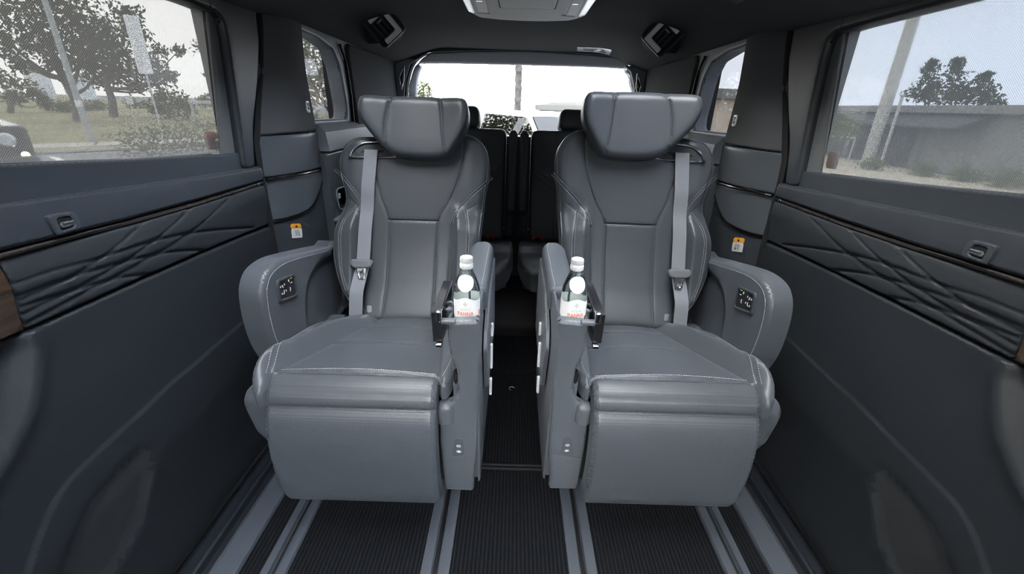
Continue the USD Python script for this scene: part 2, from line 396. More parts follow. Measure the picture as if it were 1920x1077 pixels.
def ground(name, a, b, scale, rough=.9):
    mat(name, {'g': ('geometry', {}), 'n': ('noise_texture', {'scale': scale, 'detail': 6}), 'r': ('rgb_ramp', {'ramp': [(.32, a), (.68, b)]}), 'p': ('principled_bsdf', {'roughness': rough, 'specular_ior_level': .2})},
        [('g.position', 'n.vector'), ('n.fac', 'r.fac'), ('r.color', 'p.base_color')])
ground('grass', (.15, .145, .075), (.26, .235, .125), .9)
ground('asphalt', (.17, .17, .17), (.24, .24, .235), 3)
ground('paving', (.36, .35, .32), (.44, .42, .38), 2)
ground('dirt', (.36, .32, .24), (.5, .46, .36), 2)
ground('bark', (.05, .045, .04), (.12, .11, .10), 4)
ground('palm_bark', (.06, .056, .052), (.14, .13, .12), 5)
ground('concrete', (.30, .29, .27), (.38, .37, .35), 1.5)
ground('wall_dark', (.055, .06, .056), (.08, .085, .08), .7)
ground('wall_grey', (.17, .175, .175), (.22, .225, .22), .7)
ground('wall_beige', (.50, .44, .38), (.56, .50, .44), .7)
simple('awning', (.035, .04, .045), .7)
simple('pole_grey', (.42, .42, .40), .5); simple('pole_green', (.30, .33, .32), .5); simple('sign_white', (.80, .79, .76), .5)
simple('sign_back', (.60, .59, .57), .5); simple('canopy_grey', (.055, .057, .06), .9, spec=.1); simple('canopy_roof', (.11, .108, .10), .9, spec=.1); simple('canopy_edge', (.09, .07, .05), .9, spec=.1)
simple('car_black', (.012, .013, .014), .2, coat=.7); simple('car_silver', (.62, .64, .66), .25, coat=.7); simple('tyre', (.012, .012, .012), .8)
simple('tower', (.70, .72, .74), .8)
def leaves(name, a, b):
    mat(name, {'g': ('geometry', {}), 'r': ('rgb_ramp', {'ramp': [(0, a), (1, b)]}), 'd': ('diffuse_bsdf', {}), 't': ('translucent_bsdf', {}), 'x': ('mix_closure', {'fac': .3})},
        [('g.random_per_island', 'r.fac'), ('r.color', 'd.color'), ('r.color', 't.color'), ('d.BSDF', 'x.closure1'), ('t.BSDF', 'x.closure2')], surface='x.closure')
leaves('leaf_dark', (.042, .048, .026), (.11, .112, .062)); leaves('leaf_reflection', (.26, .26, .22), (.46, .46, .42)); leaves('leaf_mid', (.06, .07, .03), (.13, .13, .065)); leaves('leaf_grey', (.09, .095, .06), (.19, .185, .12)); leaves('leaf_green', (.10, .13, .04), (.20, .22, .09))  # palest leaves carry the milky reflection of the quarter glass

# ------------------------------------------------------------------ the setting: floor, ceiling, doors, pillars, rear
def interp(pts):
    p = np.array(sorted(pts)); return lambda x: np.interp(x, p[:, 0], p[:, 1])

floor = thing('floor', kind='structure', label='dark van floor with ribbed carpet strips')
XY = plane((0, 0, 0), (1, 0, 0), (0, 1, 0))
def rect(x0, x1, y0, y1): return [(x0, y0), (x1, y0), (x1, y1), (x0, y1)]
obj('floor_pan', rbox((-.83, -1.4, -.10), (.83, 2.95, -.022), .004), 'black', floor)
def carpet(x0, x1, y0, y1): obj('carpet', pad(rect(x0, x1, y0, y1), plane((0, 0, -.004), (1, 0, 0), (0, 1, 0)), r=.003, t=.02, res=.25, steps=2, back=False), 'carpet', floor)
carpet(-.150, .150, -.9, 1.05); carpet(-.150, .150, 1.075, 1.93); carpet(-.55, -.222, -.9, 1.30); carpet(.222, .55, -.9, 1.30)
carpet(-.668, -.612, -.9, 1.30); carpet(.612, .668, -.9, 1.30); carpet(-.66, -.155, 1.305, 2.2); carpet(.155, .66, 1.305, 2.2)
obj('threshold_bar', cat(rbox((-.16, 1.050, -.02), (.16, 1.060, .001), .003), rbox((-.16, 1.065, -.02), (.16, 1.075, .001), .003)), 'rubber', floor)
obj('floor_cover', pad(rnd(rect(-.135, .12, 1.60, 1.90), .012), plane((0, 0, .001), (1, 0, 0), (0, 1, 0)), r=.003, t=.006, res=.2, steps=2), 'carpet', floor)
obj('tether_loop', tube([(0+.012*math.cos(a), 1.475+.012*math.sin(a), -.001+.004*math.sin(a/2)) for a in np.linspace(.6, 4.4, 14)], .0018, 6), 'satin_metal', floor)
for s in (-1, 1):
    MIR = -s
    obj('sill_step', cat(rbox((-.83, -.9, -.05), (-.735, 1.36, -.012), .006), rbox((-.775, -.9, -.02), (-.762, 1.30, .012), .005)), 'sill_metal', floor)
    obj('sill_edge', tube([(-.733, -.9, -.004), (-.733, .9, -.004), (-.73, 1.05, -.004), (-.72, 1.12, -.004)], .007, 8), 'plastic_dark', floor)
MIR = 1
for s, side in ((-1, 'left'), (1, 'right')):                      # seat rails: two ribs with a dark slot between, one either side of each seat
    for xc, w, which in ((.186, .036, 'inner'), (.582, .03, 'outer')):
        MIR = -s
        t = thing('seat_rail', f'{which} grey floor rail of the {side} captain seat with a dark central slot', 'rail', (-xc, .6, 0), group='rails along the van floor')
        MIR = -s
        for a, b in ((-w, -.0065), (.0065, w)):
            q = rect(-xc+a, -xc+b, -.9, 1.42)
            obj('rail_cover', pad(q, plane((0, 0, .006), (1, 0, 0), (0, 1, 0)), r=.0025, t=.02, res=.25, steps=3, back=False), 'rail_plastic', t)
        obj('slot', rbox((-xc-.0065, -.9, -.02), (-xc+.0065, 1.42, -.008), .001), 'black', t)
        obj('slot_lip', cat(*[rbox((-xc+a-.001, -.9, -.012), (-xc+a+.001, 1.42, .0095), .0006) for a in (-.008, .008)]), 'plastic_dark', t)
    MIR = -s
    t = thing('sill_strip', f'plain grey plastic strip along the floor on the {side}, next to the door sill', 'floor strip', (-.70, .6, 0), group='strips beside the door sills')
    obj('strip', pad(rect(-.728, -.672, -.9, 1.20), plane((0, 0, .005), (1, 0, 0), (0, 1, 0)), r=.003, t=.02, res=.25, steps=3, back=False), 'rail_plastic', t)
MIR = 1

# ceiling: a headliner that curves down to the window tops
ceil = thing('ceiling', kind='structure', label='dark grey fabric headliner')
def ceil_z(x, y):
    top = np.interp(y, [-.7, 0, 2.0, 2.5, 2.86], [1.385, 1.41, 1.402, 1.388, 1.372])
    a = np.abs(x); d = sm(.40, .80, a)
    edge = np.interp(y, [-.7, 0, 1.0, 1.5, 2.4, 2.9], [1.30, 1.298, 1.30, 1.306, 1.295, 1.27])
    return top*(1-d**1.3)+edge*d**1.3
gx = np.linspace(-.80, .80, 65); gy = np.linspace(-.48, 2.86, 84)
GX, GY = np.meshgrid(gx, gy); n, m_ = GX.shape
V0 = np.stack([GX, GY, ceil_z(GX, GY)], -1).reshape(-1, 3)
V1 = V0.copy(); V1[:, 2] = 1.47
def gridf(n, m): 
    i, j = np.meshgrid(np.arange(n-1), np.arange(m-1), indexing='ij'); a = (i*m+j).ravel()
    return np.vstack([np.stack([a, a+1, a+m+1], 1), np.stack([a, a+m+1, a+m], 1)])
MR = (.235, .60, .30, 1.44)                                       # two moonroofs out of view, placed to light the captain seats from above
hf_ = gridf(n, m_)[:, ::-1]; hc = V0[hf_].mean(1)
hf_ = hf_[~((np.abs(hc[:, 0]) > MR[0]) & (np.abs(hc[:, 0]) < MR[1]) & (hc[:, 1] > MR[2]) & (hc[:, 1] < MR[3]))]
obj('headliner', (V0, hf_), 'headliner', ceil, smooth=True)
RP = Polygon(rect(-.86, .86, -.50, 2.98))
for s in (-1, 1): RP = RP.difference(Polygon(rect(*sorted((s*(MR[0]+.01), s*(MR[1]-.01))), MR[2]+.01, MR[3]-.01)))
obj('roof_panel', pad(RP, plane((0, 0, 1.50), (1, 0, 0), (0, 1, 0)), r=.002, t=.05, res=.5, steps=1), 'black', ceil)
for s in (-1, 1):
    g = thing('unseen_window_7' if s < 0 else 'unseen_window_8', kind='structure', label=('left' if s < 0 else 'right')+' moonroof glass, out of view, lighting the captain seat')
    x0, x1 = sorted((s*MR[0], s*MR[1])); q = Polygon(rect(x0-.03, x1+.03, MR[2]-.03, MR[3]+.03))
    obj('glass', pad(rect(x0, x1, MR[2], MR[3]), plane((0, 0, 1.505), (1, 0, 0), (0, 1, 0)), r=.001, t=.004, res=.3, steps=1, back=False), 'roof_glass', g)
    obj('frame', pad(q.difference(Polygon(rect(x0+.005, x1-.005, MR[2]+.005, MR[3]-.005))), lambda u, v, h: np.c_[u, v, 1.388+0*u-h], r=.006, t=.09, res=.2, back=False), 'headliner', g)

# outer body sides: dark metal behind the trim, with the window openings left free
for s, side in ((-1, 'left'), (1, 'right')):
    MIR = -s
    w = thing('wall_'+side, kind='structure', label=f'{side} body side of the van behind the trim')
    P = Polygon(rect(-1.45, 2.98, -.15, 1.47)).difference(Polygon(rect(.22, 1.30, .90, 1.31))).difference(Polygon(rect(1.62, 2.10, .99, 1.30))).difference(Polygon([(-1.25, .93), (.08, .93), (.08, 1.31), (-.45, 1.33), (-.9, 1.18)]))
    obj('body_side', pad(P, plane((-.84, 0, 0), (0, 1, 0), (0, 0, 1), (1, 0, 0)), r=.002, t=.03, res=.3, steps=1), 'black', w)
MIR = 1
# out-of-view windscreen end: firewall, dashboard, and a clear windscreen placed to light the seats
t = thing('unseen_front_end', kind='structure', label='unseen van front with bulkhead, dashboard and front seats that shade the floor')
obj('bulkhead', rbox((-.84, -1.46, -.15), (.84, -1.40, .92), .01), 'black', t)
obj('dashboard', rbox((-.80, -1.40, .55), (.80, -.95, .92), .06), 'plastic_dark', t)
for x in (-.40, .40):                                            # front seats out of view, placed to shade the floor and leg rests
    bk_ = rnd([(x-.22, .12), (x+.22, .12), (x+.23, .70), (x+.15, .80), (x-.15, .80), (x-.23, .70)], .05)
    obj('unseen_front_seat_back', pad(bk_, lambda u, v, h: np.c_[u, -.30+.10*(v-.12)+h*.97, v], r=.04, t=.12, res=.06), 'leather_side', t)
    obj('unseen_front_headrest', rbox((x-.13, -.24, .82), (x+.13, -.14, .97), .045), 'leather_side', t)
    obj('unseen_front_seat_cushion', rbox((x-.24, -.78, .16), (x+.24, -.30, .38), .05), 'leather_side', t)
t = thing('unseen_window_6', kind='structure', label='wide clear windscreen, out of view, lighting the seats from the front')
obj('glass', pad(rect(-.80, .80, 0, 1.04), plane((0, -1.38, .93), (1, 0, 0), (0, .90, .51)), r=.001, t=.004, res=.3, steps=1, back=False), 'clear_glass', t)

# sliding doors
def door_x(z): return np.interp(z, [0, .05, .36, .60, .69, .72, .76, .80, .832, .84, .848, .875, .90, .94, 1.4], [.812, .805, .778, .783, .790, .792, .786, .779, .782, .786, .778, .777, .785, .803, .803])
zc = interp([(-.6, -.2), (.1, .05), (.25, .18), (.40, .31), (.474, .397), (.521, .439), (.557, .455), (.617, .462), (.70, .467), (.807, .478), (.89, .479), (1.089, .488), (1.36, .50)])
pocket_line = smooth_line([(.607, .735), (.606, .69), (.583, .643), (.558, .609), (.525, .578), (.48, .545), (.40, .515), (.2, .49), (-.4, .47)], 8)
grille_poly = rnd([(.711, .39), (.671, .405), (.597, .397), (.54, .378), (.49, .32), (.50, .24), (.56, .20), (.60, .212), (.647, .237), (.70, .34)], .02)
pocket_poly = Polygon(np.vstack([pocket_line, [(-.6, .47), (-.6, .74)]])).buffer(0)
def lower_prof(y, z):
    h = .0045*(1-sm(-.004, .004, z-zc(y)))
    d = shapely.distance(shapely.points(np.c_[y, z]), pocket_poly); ins = shapely.contains_xy(pocket_poly, y, z)
    dd = shapely.distance(shapely.points(np.c_[y, z]), pocket_poly.exterior)
    h = h + .006*np.exp(-(np.where(ins, 0, d)/.012)**2)*(~ins) - np.where(ins, .026*sm(0, .05, dd)-.006*np.exp(-(dd/.012)**2), 0)
    g = shapely.contains_xy(grille_poly, y, z); dg = shapely.distance(shapely.points(np.c_[y, z]), grille_poly.exterior)
    h = h - np.where(g, .006*sm(0, .015, dg), 0)
    return h
quilt = dict(A=[(1.192, .836), (1.084, .805), (.984, .776), (.878, .759), (.76, .747), (.661, .739), (.60, .733)], B=[(1.028, .839), (.946, .81), (.875, .789), (.794, .769), (.682, .756), (.60, .751)],
             C=[(.883, .838), (.819, .815), (.755, .795), (.686, .78), (.60, .774)], D=[(1.25, .718), (1.096, .754), (.984, .776), (.875, .79), (.755, .795), (.671, .802), (.60, .803)],
             E=[(1.024, .721), (.943, .745), (.88, .758), (.795, .771), (.68, .781), (.60, .783)], F=[(.864, .719), (.805, .737), (.76, .747), (.682, .757), (.60, .765)])
quilt = [(smooth_line(q, 6), .0038, .0042) for q in quilt.values()]
frame_out = [(1.475, 1.345), (1.462, 1.26), (1.455, 1.222), (1.41, 1.119), (1.345, 1.002), (1.322, .93), (1.312, .885)]
frame_in = [(-.60, 1.283), (.947, 1.283), (1.20, 1.278), (1.272, 1.274), (1.289, 1.262), (1.291, 1.22), (1.277, 1.09), (1.258, .93), (1.256, .895), (1.268, .884)]
for s, side in ((-1, 'left'), (1, 'right')):
    MIR = -s
    D = thing('door_1' if s < 0 else 'door_2', kind='structure', label=f'{side} sliding door with quilted leather insert')
    mp = lambda y, z, h: np.c_[-(door_x(z)-h), y, z]
    lp = pad([(1.335, .03), (1.335, .700), (1.18, .708), (.978, .714), (.775, .718), (.60, .720), (-.6, .728), (-.6, .03)], mp, r=.007, t=.03, res=.018, prof=lower_prof,
             grooves=[(np.c_[np.linspace(-.2, 1.32, 120), zc(np.linspace(-.2, 1.32, 120))], .004, 0.0), (pocket_line, .006, 0.0)], regions=dict(grille=grille_poly.buffer(-.004), pocket=pocket_poly.buffer(-.03)), back=False)
    obj('lower_panel', lp[''], 'door_plastic', D); obj('speaker_grille', lp['grille'], 'speaker_grille', D, 'perforated speaker grille'); obj('pull_recess', lp['pocket'], 'door_plastic', D)
    obj('quilted_insert', pad([(1.330, .708), (1.330, .832), (1.036, .831), (.833, .834), (.602, .843), (.602, .726), (.775, .724), (.978, .720), (1.18, .714)], mp, r=.005, t=.02, res=.012, grooves=quilt, back=False), 'door_quilt', D, 'leather insert with crossing pleats')
    obj('wood_trim', pad([(.600, .726), (.600, .842), (-.6, .868), (-.6, .732)], mp, r=.004, t=.02, res=.05, back=False), 'wood', D, 'dark glossy wood trim')
    obj('trim_strip', pad([(1.330, .834), (1.330, .8425), (1.036, .8415), (.833, .8445), (.60, .853), (-.6, .90), (-.6, .88), (.60, .844), (.833, .836), (1.036, .833)], mp, r=.003, t=.012, res=.03, back=False), 'trim_brown', D)
    obj('strip_end', pad(rect(1.300, 1.331, .8345, .8425), lambda y, z, h: mp(y, z, h+.0015), r=.002, t=.01, res=.01, back=False), 'chrome', D, 'bright metal end of the trim strip')
    obj('upper_panel', pad([(1.333, .8435), (1.333, .887), (1.154, .893), (.905, .905), (.665, .920), (-.6, .985), (-.6, .903), (.60, .856), (.833, .847), (1.036, .844)], mp, r=.009, t=.03, res=.02, back=False), 'door_soft', D)
    obj('window_ledge', pad([(1.30, .878), (1.30, .930), (1.166, .938), (.905, .955), (.665, .974), (-.6, 1.06), (-.6, .97), (.665, .905), (.905, .89), (1.154, .878)], lambda y, z, h: np.c_[-(.797-h), y, z], r=.006, t=.04, res=.03, back=False), 'plastic_dark', D)
    fr = Polygon(smooth_line(frame_out, 6).tolist() + frame_in[::-1] + [(-.60, 1.345)]).buffer(0)
    obj('window_frame', pad(fr, lambda y, z, h: np.c_[-(.785-.0*z-h), y, z], r=.012, t=.05, res=.02, back=False), 'door_soft', D)
    obj('frame_joint', tube([(-.7855, 1.252, z) for z in np.linspace(1.28, 1.32, 5)], .0012, 6), 'black', D)
    obj('division_bar', pad([(1.34, .93), (1.34, 1.30), (1.274, 1.30), (1.238, 1.118), (1.200, .93)], lambda y, z, h: np.c_[-(.807-h), y, z], r=.003, t=.006, res=.05, back=False), 'frit', D)
    obj('seal', tube([(-.795, 1.335, .03), (-.795, 1.338, .45), (-.793, 1.340, .70), (-.79, 1.335, .87), (-.792, 1.345, .95), (-.792, 1.40, 1.07), (-.792, 1.44, 1.15), (-.79, 1.478, 1.27), (-.79, 1.49, 1.34)], .010, 8), 'rubber', D)
    g = thing('window_1' if s < 0 else 'window_2', kind='structure', label=f'tinted glass of the {side} sliding door')
    obj('glass', pad(rect(-.60, 1.32, .90, 1.33), plane((-.822, 0, 0), (0, 1, 0), (0, 0, 1), (1, 0, 0)), r=.001, t=.003, res=.3, steps=1, back=False), 'privacy_glass', g)
    # pull-up sun blind with its hem bar
    b = thing('sun_blind', f'dark woven mesh sun blind drawn up over the {side} door window', 'sun blind', (-.808, .6, .94), group='mesh blinds on the sliding door windows')
    obj('mesh', pad([(1.20, .94), (1.26, 1.30), (-.60, 1.30), (-.6, 1.055), (.665, .972), (.905, .954)], plane((-.8125, 0, 0), (0, 1, 0), (0, 0, 1), (1, 0, 0)), r=.0003, t=.0008, res=.3, steps=1, back=False), 'blind_mesh', b)
    obj('hem_bar', tube([(-.806, 1.155, .937), (-.806, .905, .952), (-.806, .665, .972), (-.806, -.6, 1.055)], .004, 8), 'plastic_dark', b)
    # paper notice stuck on the glass
    n_ = thing('window_notice', 'small red and brown notice stuck to the lower corner of the left door window' if s < 0 else 'small dark brown notice stuck to the lower corner of the right door window', 'notice', (-.818, 1.18, .95))
    obj('notice', pad(rnd([(1.160, .951), (1.203, .949), (1.208, .992), (1.165, .994)], .003), plane((-.8185, 0, 0), (0, 1, 0), (0, 0, 1), (1, 0, 0)), r=.0003, t=.001, res=.05, steps=1), 'label_brown', n_)
    if s < 0: obj('heading', pad([(1.162, .976), (1.206, .974), (1.208, .992), (1.165, .994)], plane((-.8175, 0, 0), (0, 1, 0), (0, 0, 1), (1, 0, 0)), r=.0002, t=.0006, res=.05, steps=1), 'label_red', n_)
    # window and blind switch
    sw = thing('door_switch', f'black rectangular switch with a silver rocker on the {side} door, above the trim strip', 'switch', (-.78, .708, .87), group='switches on the sliding doors')
    mpd = lambda y, z, h: np.c_[-(door_x(.874)-.004-h), y, z]
    base = rnd([(.732, .858), (.728, .889), (.682, .891), (.684, .857)], .004)
    hole = rnd([(.721, .864), (.718, .883), (.694, .884), (.695, .863)], .003)
    obj('bezel', pad(base.difference(hole), mpd, r=.0025, t=.012, res=.008), 'plastic_dark', sw)
    obj('well', pad(hole.buffer(.001), lambda y, z, h: mpd(y, z, h-.0025), r=.0005, t=.003, res=.01), 'black', sw)
    obj('rocker', pad(rnd([(.7185, .8665), (.717, .8755), (.6965, .876), (.697, .866)], .002), lambda y, z, h: mpd(y, z, h+.0015), r=.003, t=.006, res=.006), 'button_grey', sw)
    obj('rocker_edge', tube([mpd(np.array([y]), np.array([.8745]), np.array([.002]))[0] for y in np.linspace(.6985, .7165, 6)], .0016, 8), 'satin_metal', sw)
MIR = 1

# centre pillars
y_out = interp([(.20, 1.345), (.661, 1.345), (.708, 1.348), (.859, 1.343), (.976, 1.358), (1.063, 1.39), (1.175, 1.436), (1.345, 1.49)])
y_in = interp([(.20, 1.74), (.70, 1.72), (.82, 1.700), (.84, 1.680), (.969, 1.680), (1.069, 1.667), (1.17, 1.657), (1.288, 1.668), (1.345, 1.68)])
def pil(y, z, h):
    t_ = np.clip((y-y_out(z))/(y_in(z)-y_out(z)), -.1, 1.1)
    return np.c_[-(.788-.040*t_-.022*np.sin(PI*np.clip(t_, 0, 1))-h), y, z]
def band(z0, z1, n=14, a=0., b=0.):
    zz0 = z0 if callable(z0) else (lambda y: z0+0*y); zz1 = z1 if callable(z1) else (lambda y: z1+0*y)
    T = np.linspace(0, 1, n); o = []
    for t_ in T: y = y_out(zz0(1.5))*(1-t_)+y_in(zz0(1.5))*t_; o.append((float(y), float(zz0(y))))
    zs0, zs1 = zz0(o[-1][0]), zz1(1.64)
    for z in np.linspace(zs0, zs1, 12)[1:-1]: o.append((float(y_in(z)), float(z)))
    for t_ in T[::-1]: y = y_out(zz1(1.5))*(1-t_)+y_in(zz1(1.5))*t_; o.append((float(y), float(zz1(y))))
    for z in np.linspace(zz1(1.35), zz0(1.35), 12)[1:-1]: o.append((float(y_out(z)), float(z)))
    return Polygon(o).buffer(0)
strip = lambda y: .8465-.010*(y-1.31)/.38
for s, side in ((-1, 'left'), (1, 'right')):
    MIR = -s
    T = thing('trim_1' if s < 0 else 'trim_2', kind='structure', label=f'{side} pillar trim between door and rear quarter window')
    obj('upper_cover', pad(band(.972, 1.345), pil, r=.008, t=.05, res=.016), 'pillar_fabric', T, 'fabric covered upper pillar')
    obj('middle_cover', pad(band(lambda y: strip(y)+.004, .969), pil, r=.006, t=.05, res=.016), 'pillar_soft', T)
    yy = np.linspace(1.350, 1.668, 16)
    obj('bright_strip', tube(pil(yy, strip(yy)-.001, 0*yy+.001), .0036, 8), 'smoke_chrome', T, 'dark chrome strip across the pillar')
    obj('strip_tip', tube(pil(np.array([1.352, 1.36, 1.375]), strip(np.array([1.352, 1.36, 1.375]))-.001, np.full(3, .002)), .0042, 8), 'chrome', T)
    low = smooth_line([(1.676, .826), (1.668, .80), (1.64, .773), (1.59, .742), (1.536, .716), (1.47, .708), (1.409, .708), (1.350, .714)], 6)
    obj('lower_cover', pad(Polygon(np.vstack([low, [(1.349, strip(1.349)-.006)], [(1.5, strip(1.5)-.006)], [(1.672, strip(1.672)-.006)]])).buffer(0), lambda y, z, h: pil(y, z, h-.002), r=.006, t=.04, res=.016), 'pillar_soft', T)
    obj('bright_edge', tube(pil(low[:, 0], low[:, 1]-.003, np.full(len(low), -.004)), .0025, 6), 'smoke_chrome', T)
    obj('base_cover', pad(Polygon(np.vstack([low[::-1]-[0, .006], [(1.76, .83)], [(1.78, .20)], [(1.345, .20)]])).buffer(0), lambda y, z, h: pil(y, z, h-.008), r=.006, t=.04, res=.02), 'plastic_dark', T)
    a = thing('belt_height_button', f'small light grey button with a black notch on the fabric of the {side} pillar', 'button', (-.745, 1.66, 1.03), group='belt adjusters on the centre pillars')
    bm = lambda y, z, h: pil(y-.026, z, h+.004)
    B = rnd([(1.624, 1.034), (1.652, 1.032), (1.652, 1.071), (1.624, 1.073)], .006); H = rnd([(1.631, 1.043), (1.646, 1.042), (1.646, 1.064), (1.631, 1.065)], .003)
    obj('surround', pad(B.difference(H), bm, r=.002, t=.006, res=.006), 'lens', a); obj('notch', pad(H, lambda y, z, h: bm(y, z, h-.002), r=.0005, t=.003, res=.006), 'black', a)
    obj('catch', pad(rnd([(1.633, 1.051), (1.641, 1.051), (1.641, 1.057), (1.633, 1.057)], .001), lambda y, z, h: bm(y, z, h-.0005), r=.001, t=.002, res=.004), 'lens', a)
    # warning sticker low on the pillar
    w = thing('warning_sticker', f'orange and white airbag warning sticker low on the {side} pillar behind the seat armrest', 'sticker', (-.76, 1.46, .63), group='warning stickers on the pillars')
    ym = lambda y, z, h: pil(y, z, h-.006)
    yc = [(1.421, .636), (1.471, .624), (1.474, .674), (1.424, .686)]
    fr_ = lambda u, v: tuple((np.array(yc[0])*(1-u)+np.array(yc[1])*u)*(1-v)+(np.array(yc[3])*(1-u)+np.array(yc[2])*u)*v)
    obj('white_field', pad([fr_(0, 0), fr_(1, 0), fr_(1, .66), fr_(0, .66)], ym, r=.0003, t=.001, res=.02, steps=1), 'white_label', w)
    obj('orange_field', pad([fr_(0, .67), fr_(1, .67), fr_(1, 1), fr_(0, 1)], ym, r=.0003, t=.001, res=.02, steps=1), 'orange_print', w)
    yu = lambda y, z, h: ym(y, z, h+.0006)
    obj('warning_triangle', pad([fr_(.38, .74), fr_(.62, .74), fr_(.5, .93)], yu, r=.0001, t=.0006, res=.02, steps=1), 'black_print', w)
    ic = []
    for cx_, cy_, rr in ((.38, .40, .07), (.60, .46, .09), (.66, .22, .06)):
        ring = [fr_(cx_+rr*math.cos(q), cy_+rr*1.0*math.sin(q)) for q in np.linspace(0, 2*PI, 14)[:-1]]
        ic.append(tube(yu(np.array([p[0] for p in ring]), np.array([p[1] for p in ring]), np.zeros(13)), .0005, 5, True))
    for (u0, v0, u1, v1) in ((.30, .14, .42, .30), (.42, .30, .52, .16), (.60, .36, .72, .30), (.28, .52, .46, .55)):
        pp = np.array([fr_(u0, v0), fr_((u0+u1)/2, (v0+v1)/2), fr_(u1, v1)]); ic.append(tube(yu(pp[:, 0], pp[:, 1], np.zeros(3)), .0005, 5))
    obj('pictogram', cat(*ic), 'black_print', w)
MIR = 1

# rear quarter panels and quarter windows
for s, side in ((-1, 'left'), (1, 'right')):
    MIR = -s
    Q = thing('trim_3' if s < 0 else 'trim_4', kind='structure', label=f'{side} rear quarter trim with cup recess beside the third row')
    qx = lambda y: .750-.004*sm(2.05, 2.85, y)
    mq = lambda y, z, h: np.c_[-(qx(y)-h), y, z]
    win = rnd([(1.50, 1.012), (2.005, 1.003), (2.012, 1.06), (1.985, 1.20), (1.93, 1.262), (1.80, 1.285), (1.50, 1.297)], .03)
    outer = Polygon([(1.60, .985), (2.86, .985), (2.86, 1.33), (1.60, 1.33)])
    obj('window_surround', pad(outer.difference(win), mq, r=.010, t=.06, res=.025, back=False), 'quarter_plastic_lit', Q)
    obj('rear_pillar_cover', pad(rnd([(2.10, .95), (2.84, .95), (2.84, 1.30), (2.06, 1.30)], .03), lambda y, z, h: np.c_[-(qx(y)-.014-h), y, z], r=.010, t=.03, res=.03, back=False), 'headliner', Q)
    obj('window_seal', tube(mq(np.array([2.055, 2.06, 2.04, 1.99]), np.array([.99, 1.10, 1.22, 1.285]), np.full(4, .006)), .006, 6), 'rubber', Q)
    # sloping ledge below the window
    lv = np.array([[-.752, 1.69, .995], [-.752, 2.84, .975], [-.724, 2.84, .962], [-.724, 1.69, .966], [-.716, 2.84, .898], [-.716, 1.69, .898], [-.80, 1.69, .898], [-.80, 2.84, .898]])
    obj('ledge', hull(lv), 'quarter_plastic_lit', Q)
    rec = rnd([(1.715, .668), (1.90, .655), (1.90, .742), (1.70, .755)], .022)
    body = Polygon([(1.66, .25), (2.40, .25), (2.40, .892), (1.66, .892)])
    mq2 = lambda y, z, h: np.c_[-(.720-h), y, z]
    obj('lower_quarter', pad(body.difference(rec), mq2, r=.008, t=.07, res=.03, back=False), 'pillar_soft', Q)
    obj('cup_recess', pad(rec.buffer(.004), lambda y, z, h: mq2(y, z, h-.055), r=.004, t=.005, res=.03), 'black', Q)
    obj('recess_lip', tube(mq2(*np.array(rec.exterior.coords)[:-1].T, np.full(len(rec.exterior.coords)-1, .002)), .004, 6, True), 'quarter_plastic_lit', Q)
    obj('socket_cap', rbox((-.735, 1.715, .712), (-.712, 1.738, .734), .006), 'lens', Q)
    obj('tray', rbox((-.73, 1.66, .628), (-.695, 1.98, .648), .009), 'quarter_plastic_lit', Q)
    g = thing('window_3' if s < 0 else 'window_4', kind='structure', label=f'{side} rear quarter window glass')
    obj('glass', pad(rect(1.50, 2.12, .97, 1.33), plane((-.80, 0, 0), (0, 1, 0), (0, 0, 1), (1, 0, 0)), r=.001, t=.003, res=.3, steps=1, back=False), 'quarter_glass', g)
MIR = 1

# tailgate with the rear window
R = thing('wall_rear', kind='structure', label='tailgate with frame around the rear window')
rw = Polygon(smooth_poly([(-.676, .95), (-.678, 1.117), (-.664, 1.20), (-.628, 1.283), (-.562, 1.333), (-.459, 1.352), (.04, 1.372), (.538, 1.358), (.615, 1.338), (.675, 1.283), (.703, 1.18), (.712, .95)], 5)).buffer(0)
rg = Polygon(smooth_poly([(-.640, .95), (-.642, 1.119), (-.634, 1.203), (-.605, 1.275), (-.555, 1.298), (.027, 1.306), (.580, 1.305), (.640, 1.284), (.675, 1.22), (.682, .95)], 5)).buffer(0)
XZ = lambda y0: (lambda u, v, h: np.c_[u, y0-h, v])
lowcut = Polygon(rect(-2, 2, .30, .93))
obj('tailgate_wall', pad(Polygon(rect(-.86, .86, -.10, 1.46)).difference(rw.union(Polygon(rect(-.66, .69, .86, 1.0)))), XZ(2.825), r=.006, t=.05, res=.05, back=False), 'headliner', R)
ring = rw.union(Polygon(rect(-.677, .712, .86, 1.0))).difference(rg.union(Polygon(rect(-.638, .68, .90, 1.0))))
rgb = rg.union(Polygon(rect(-.638, .68, .90, 1.0)))
funnel = lambda u, v: 1.35*shapely.distance(shapely.points(np.c_[u, v]), rgb)
obj('window_frame', pad(ring, lambda u, v, h: np.c_[u, 2.915-h, v], r=.008, t=.05, res=.014, prof=funnel, back=False), 'frame_grey', R)
obj('lower_trim', rbox((-.70, 2.84, .35), (.70, 2.90, .90), .01), 'plastic_dark', R)
for s in (-1, 1):
    MIR = -s
    obj('pillar_face', pad([(-.79, .9), (-.688, .9), (-.690, 1.12), (-.676, 1.20), (-.645, 1.28), (-.60, 1.31), (-.79, 1.31)], XZ(2.817), r=.008, t=.02, res=.03, back=False), 'quarter_plastic_lit', R)
MIR = 1
g = thing('window_5', kind='structure', label='bright rear window of the tailgate')
obj('glass', pad(rect(-.75, .78, .86, 1.36), plane((0, 2.925, 0), (1, 0, 0), (0, 0, 1), (0, -1, 0)), r=.001, t=.003, res=.3, steps=1, back=False), 'rear_glass', g)
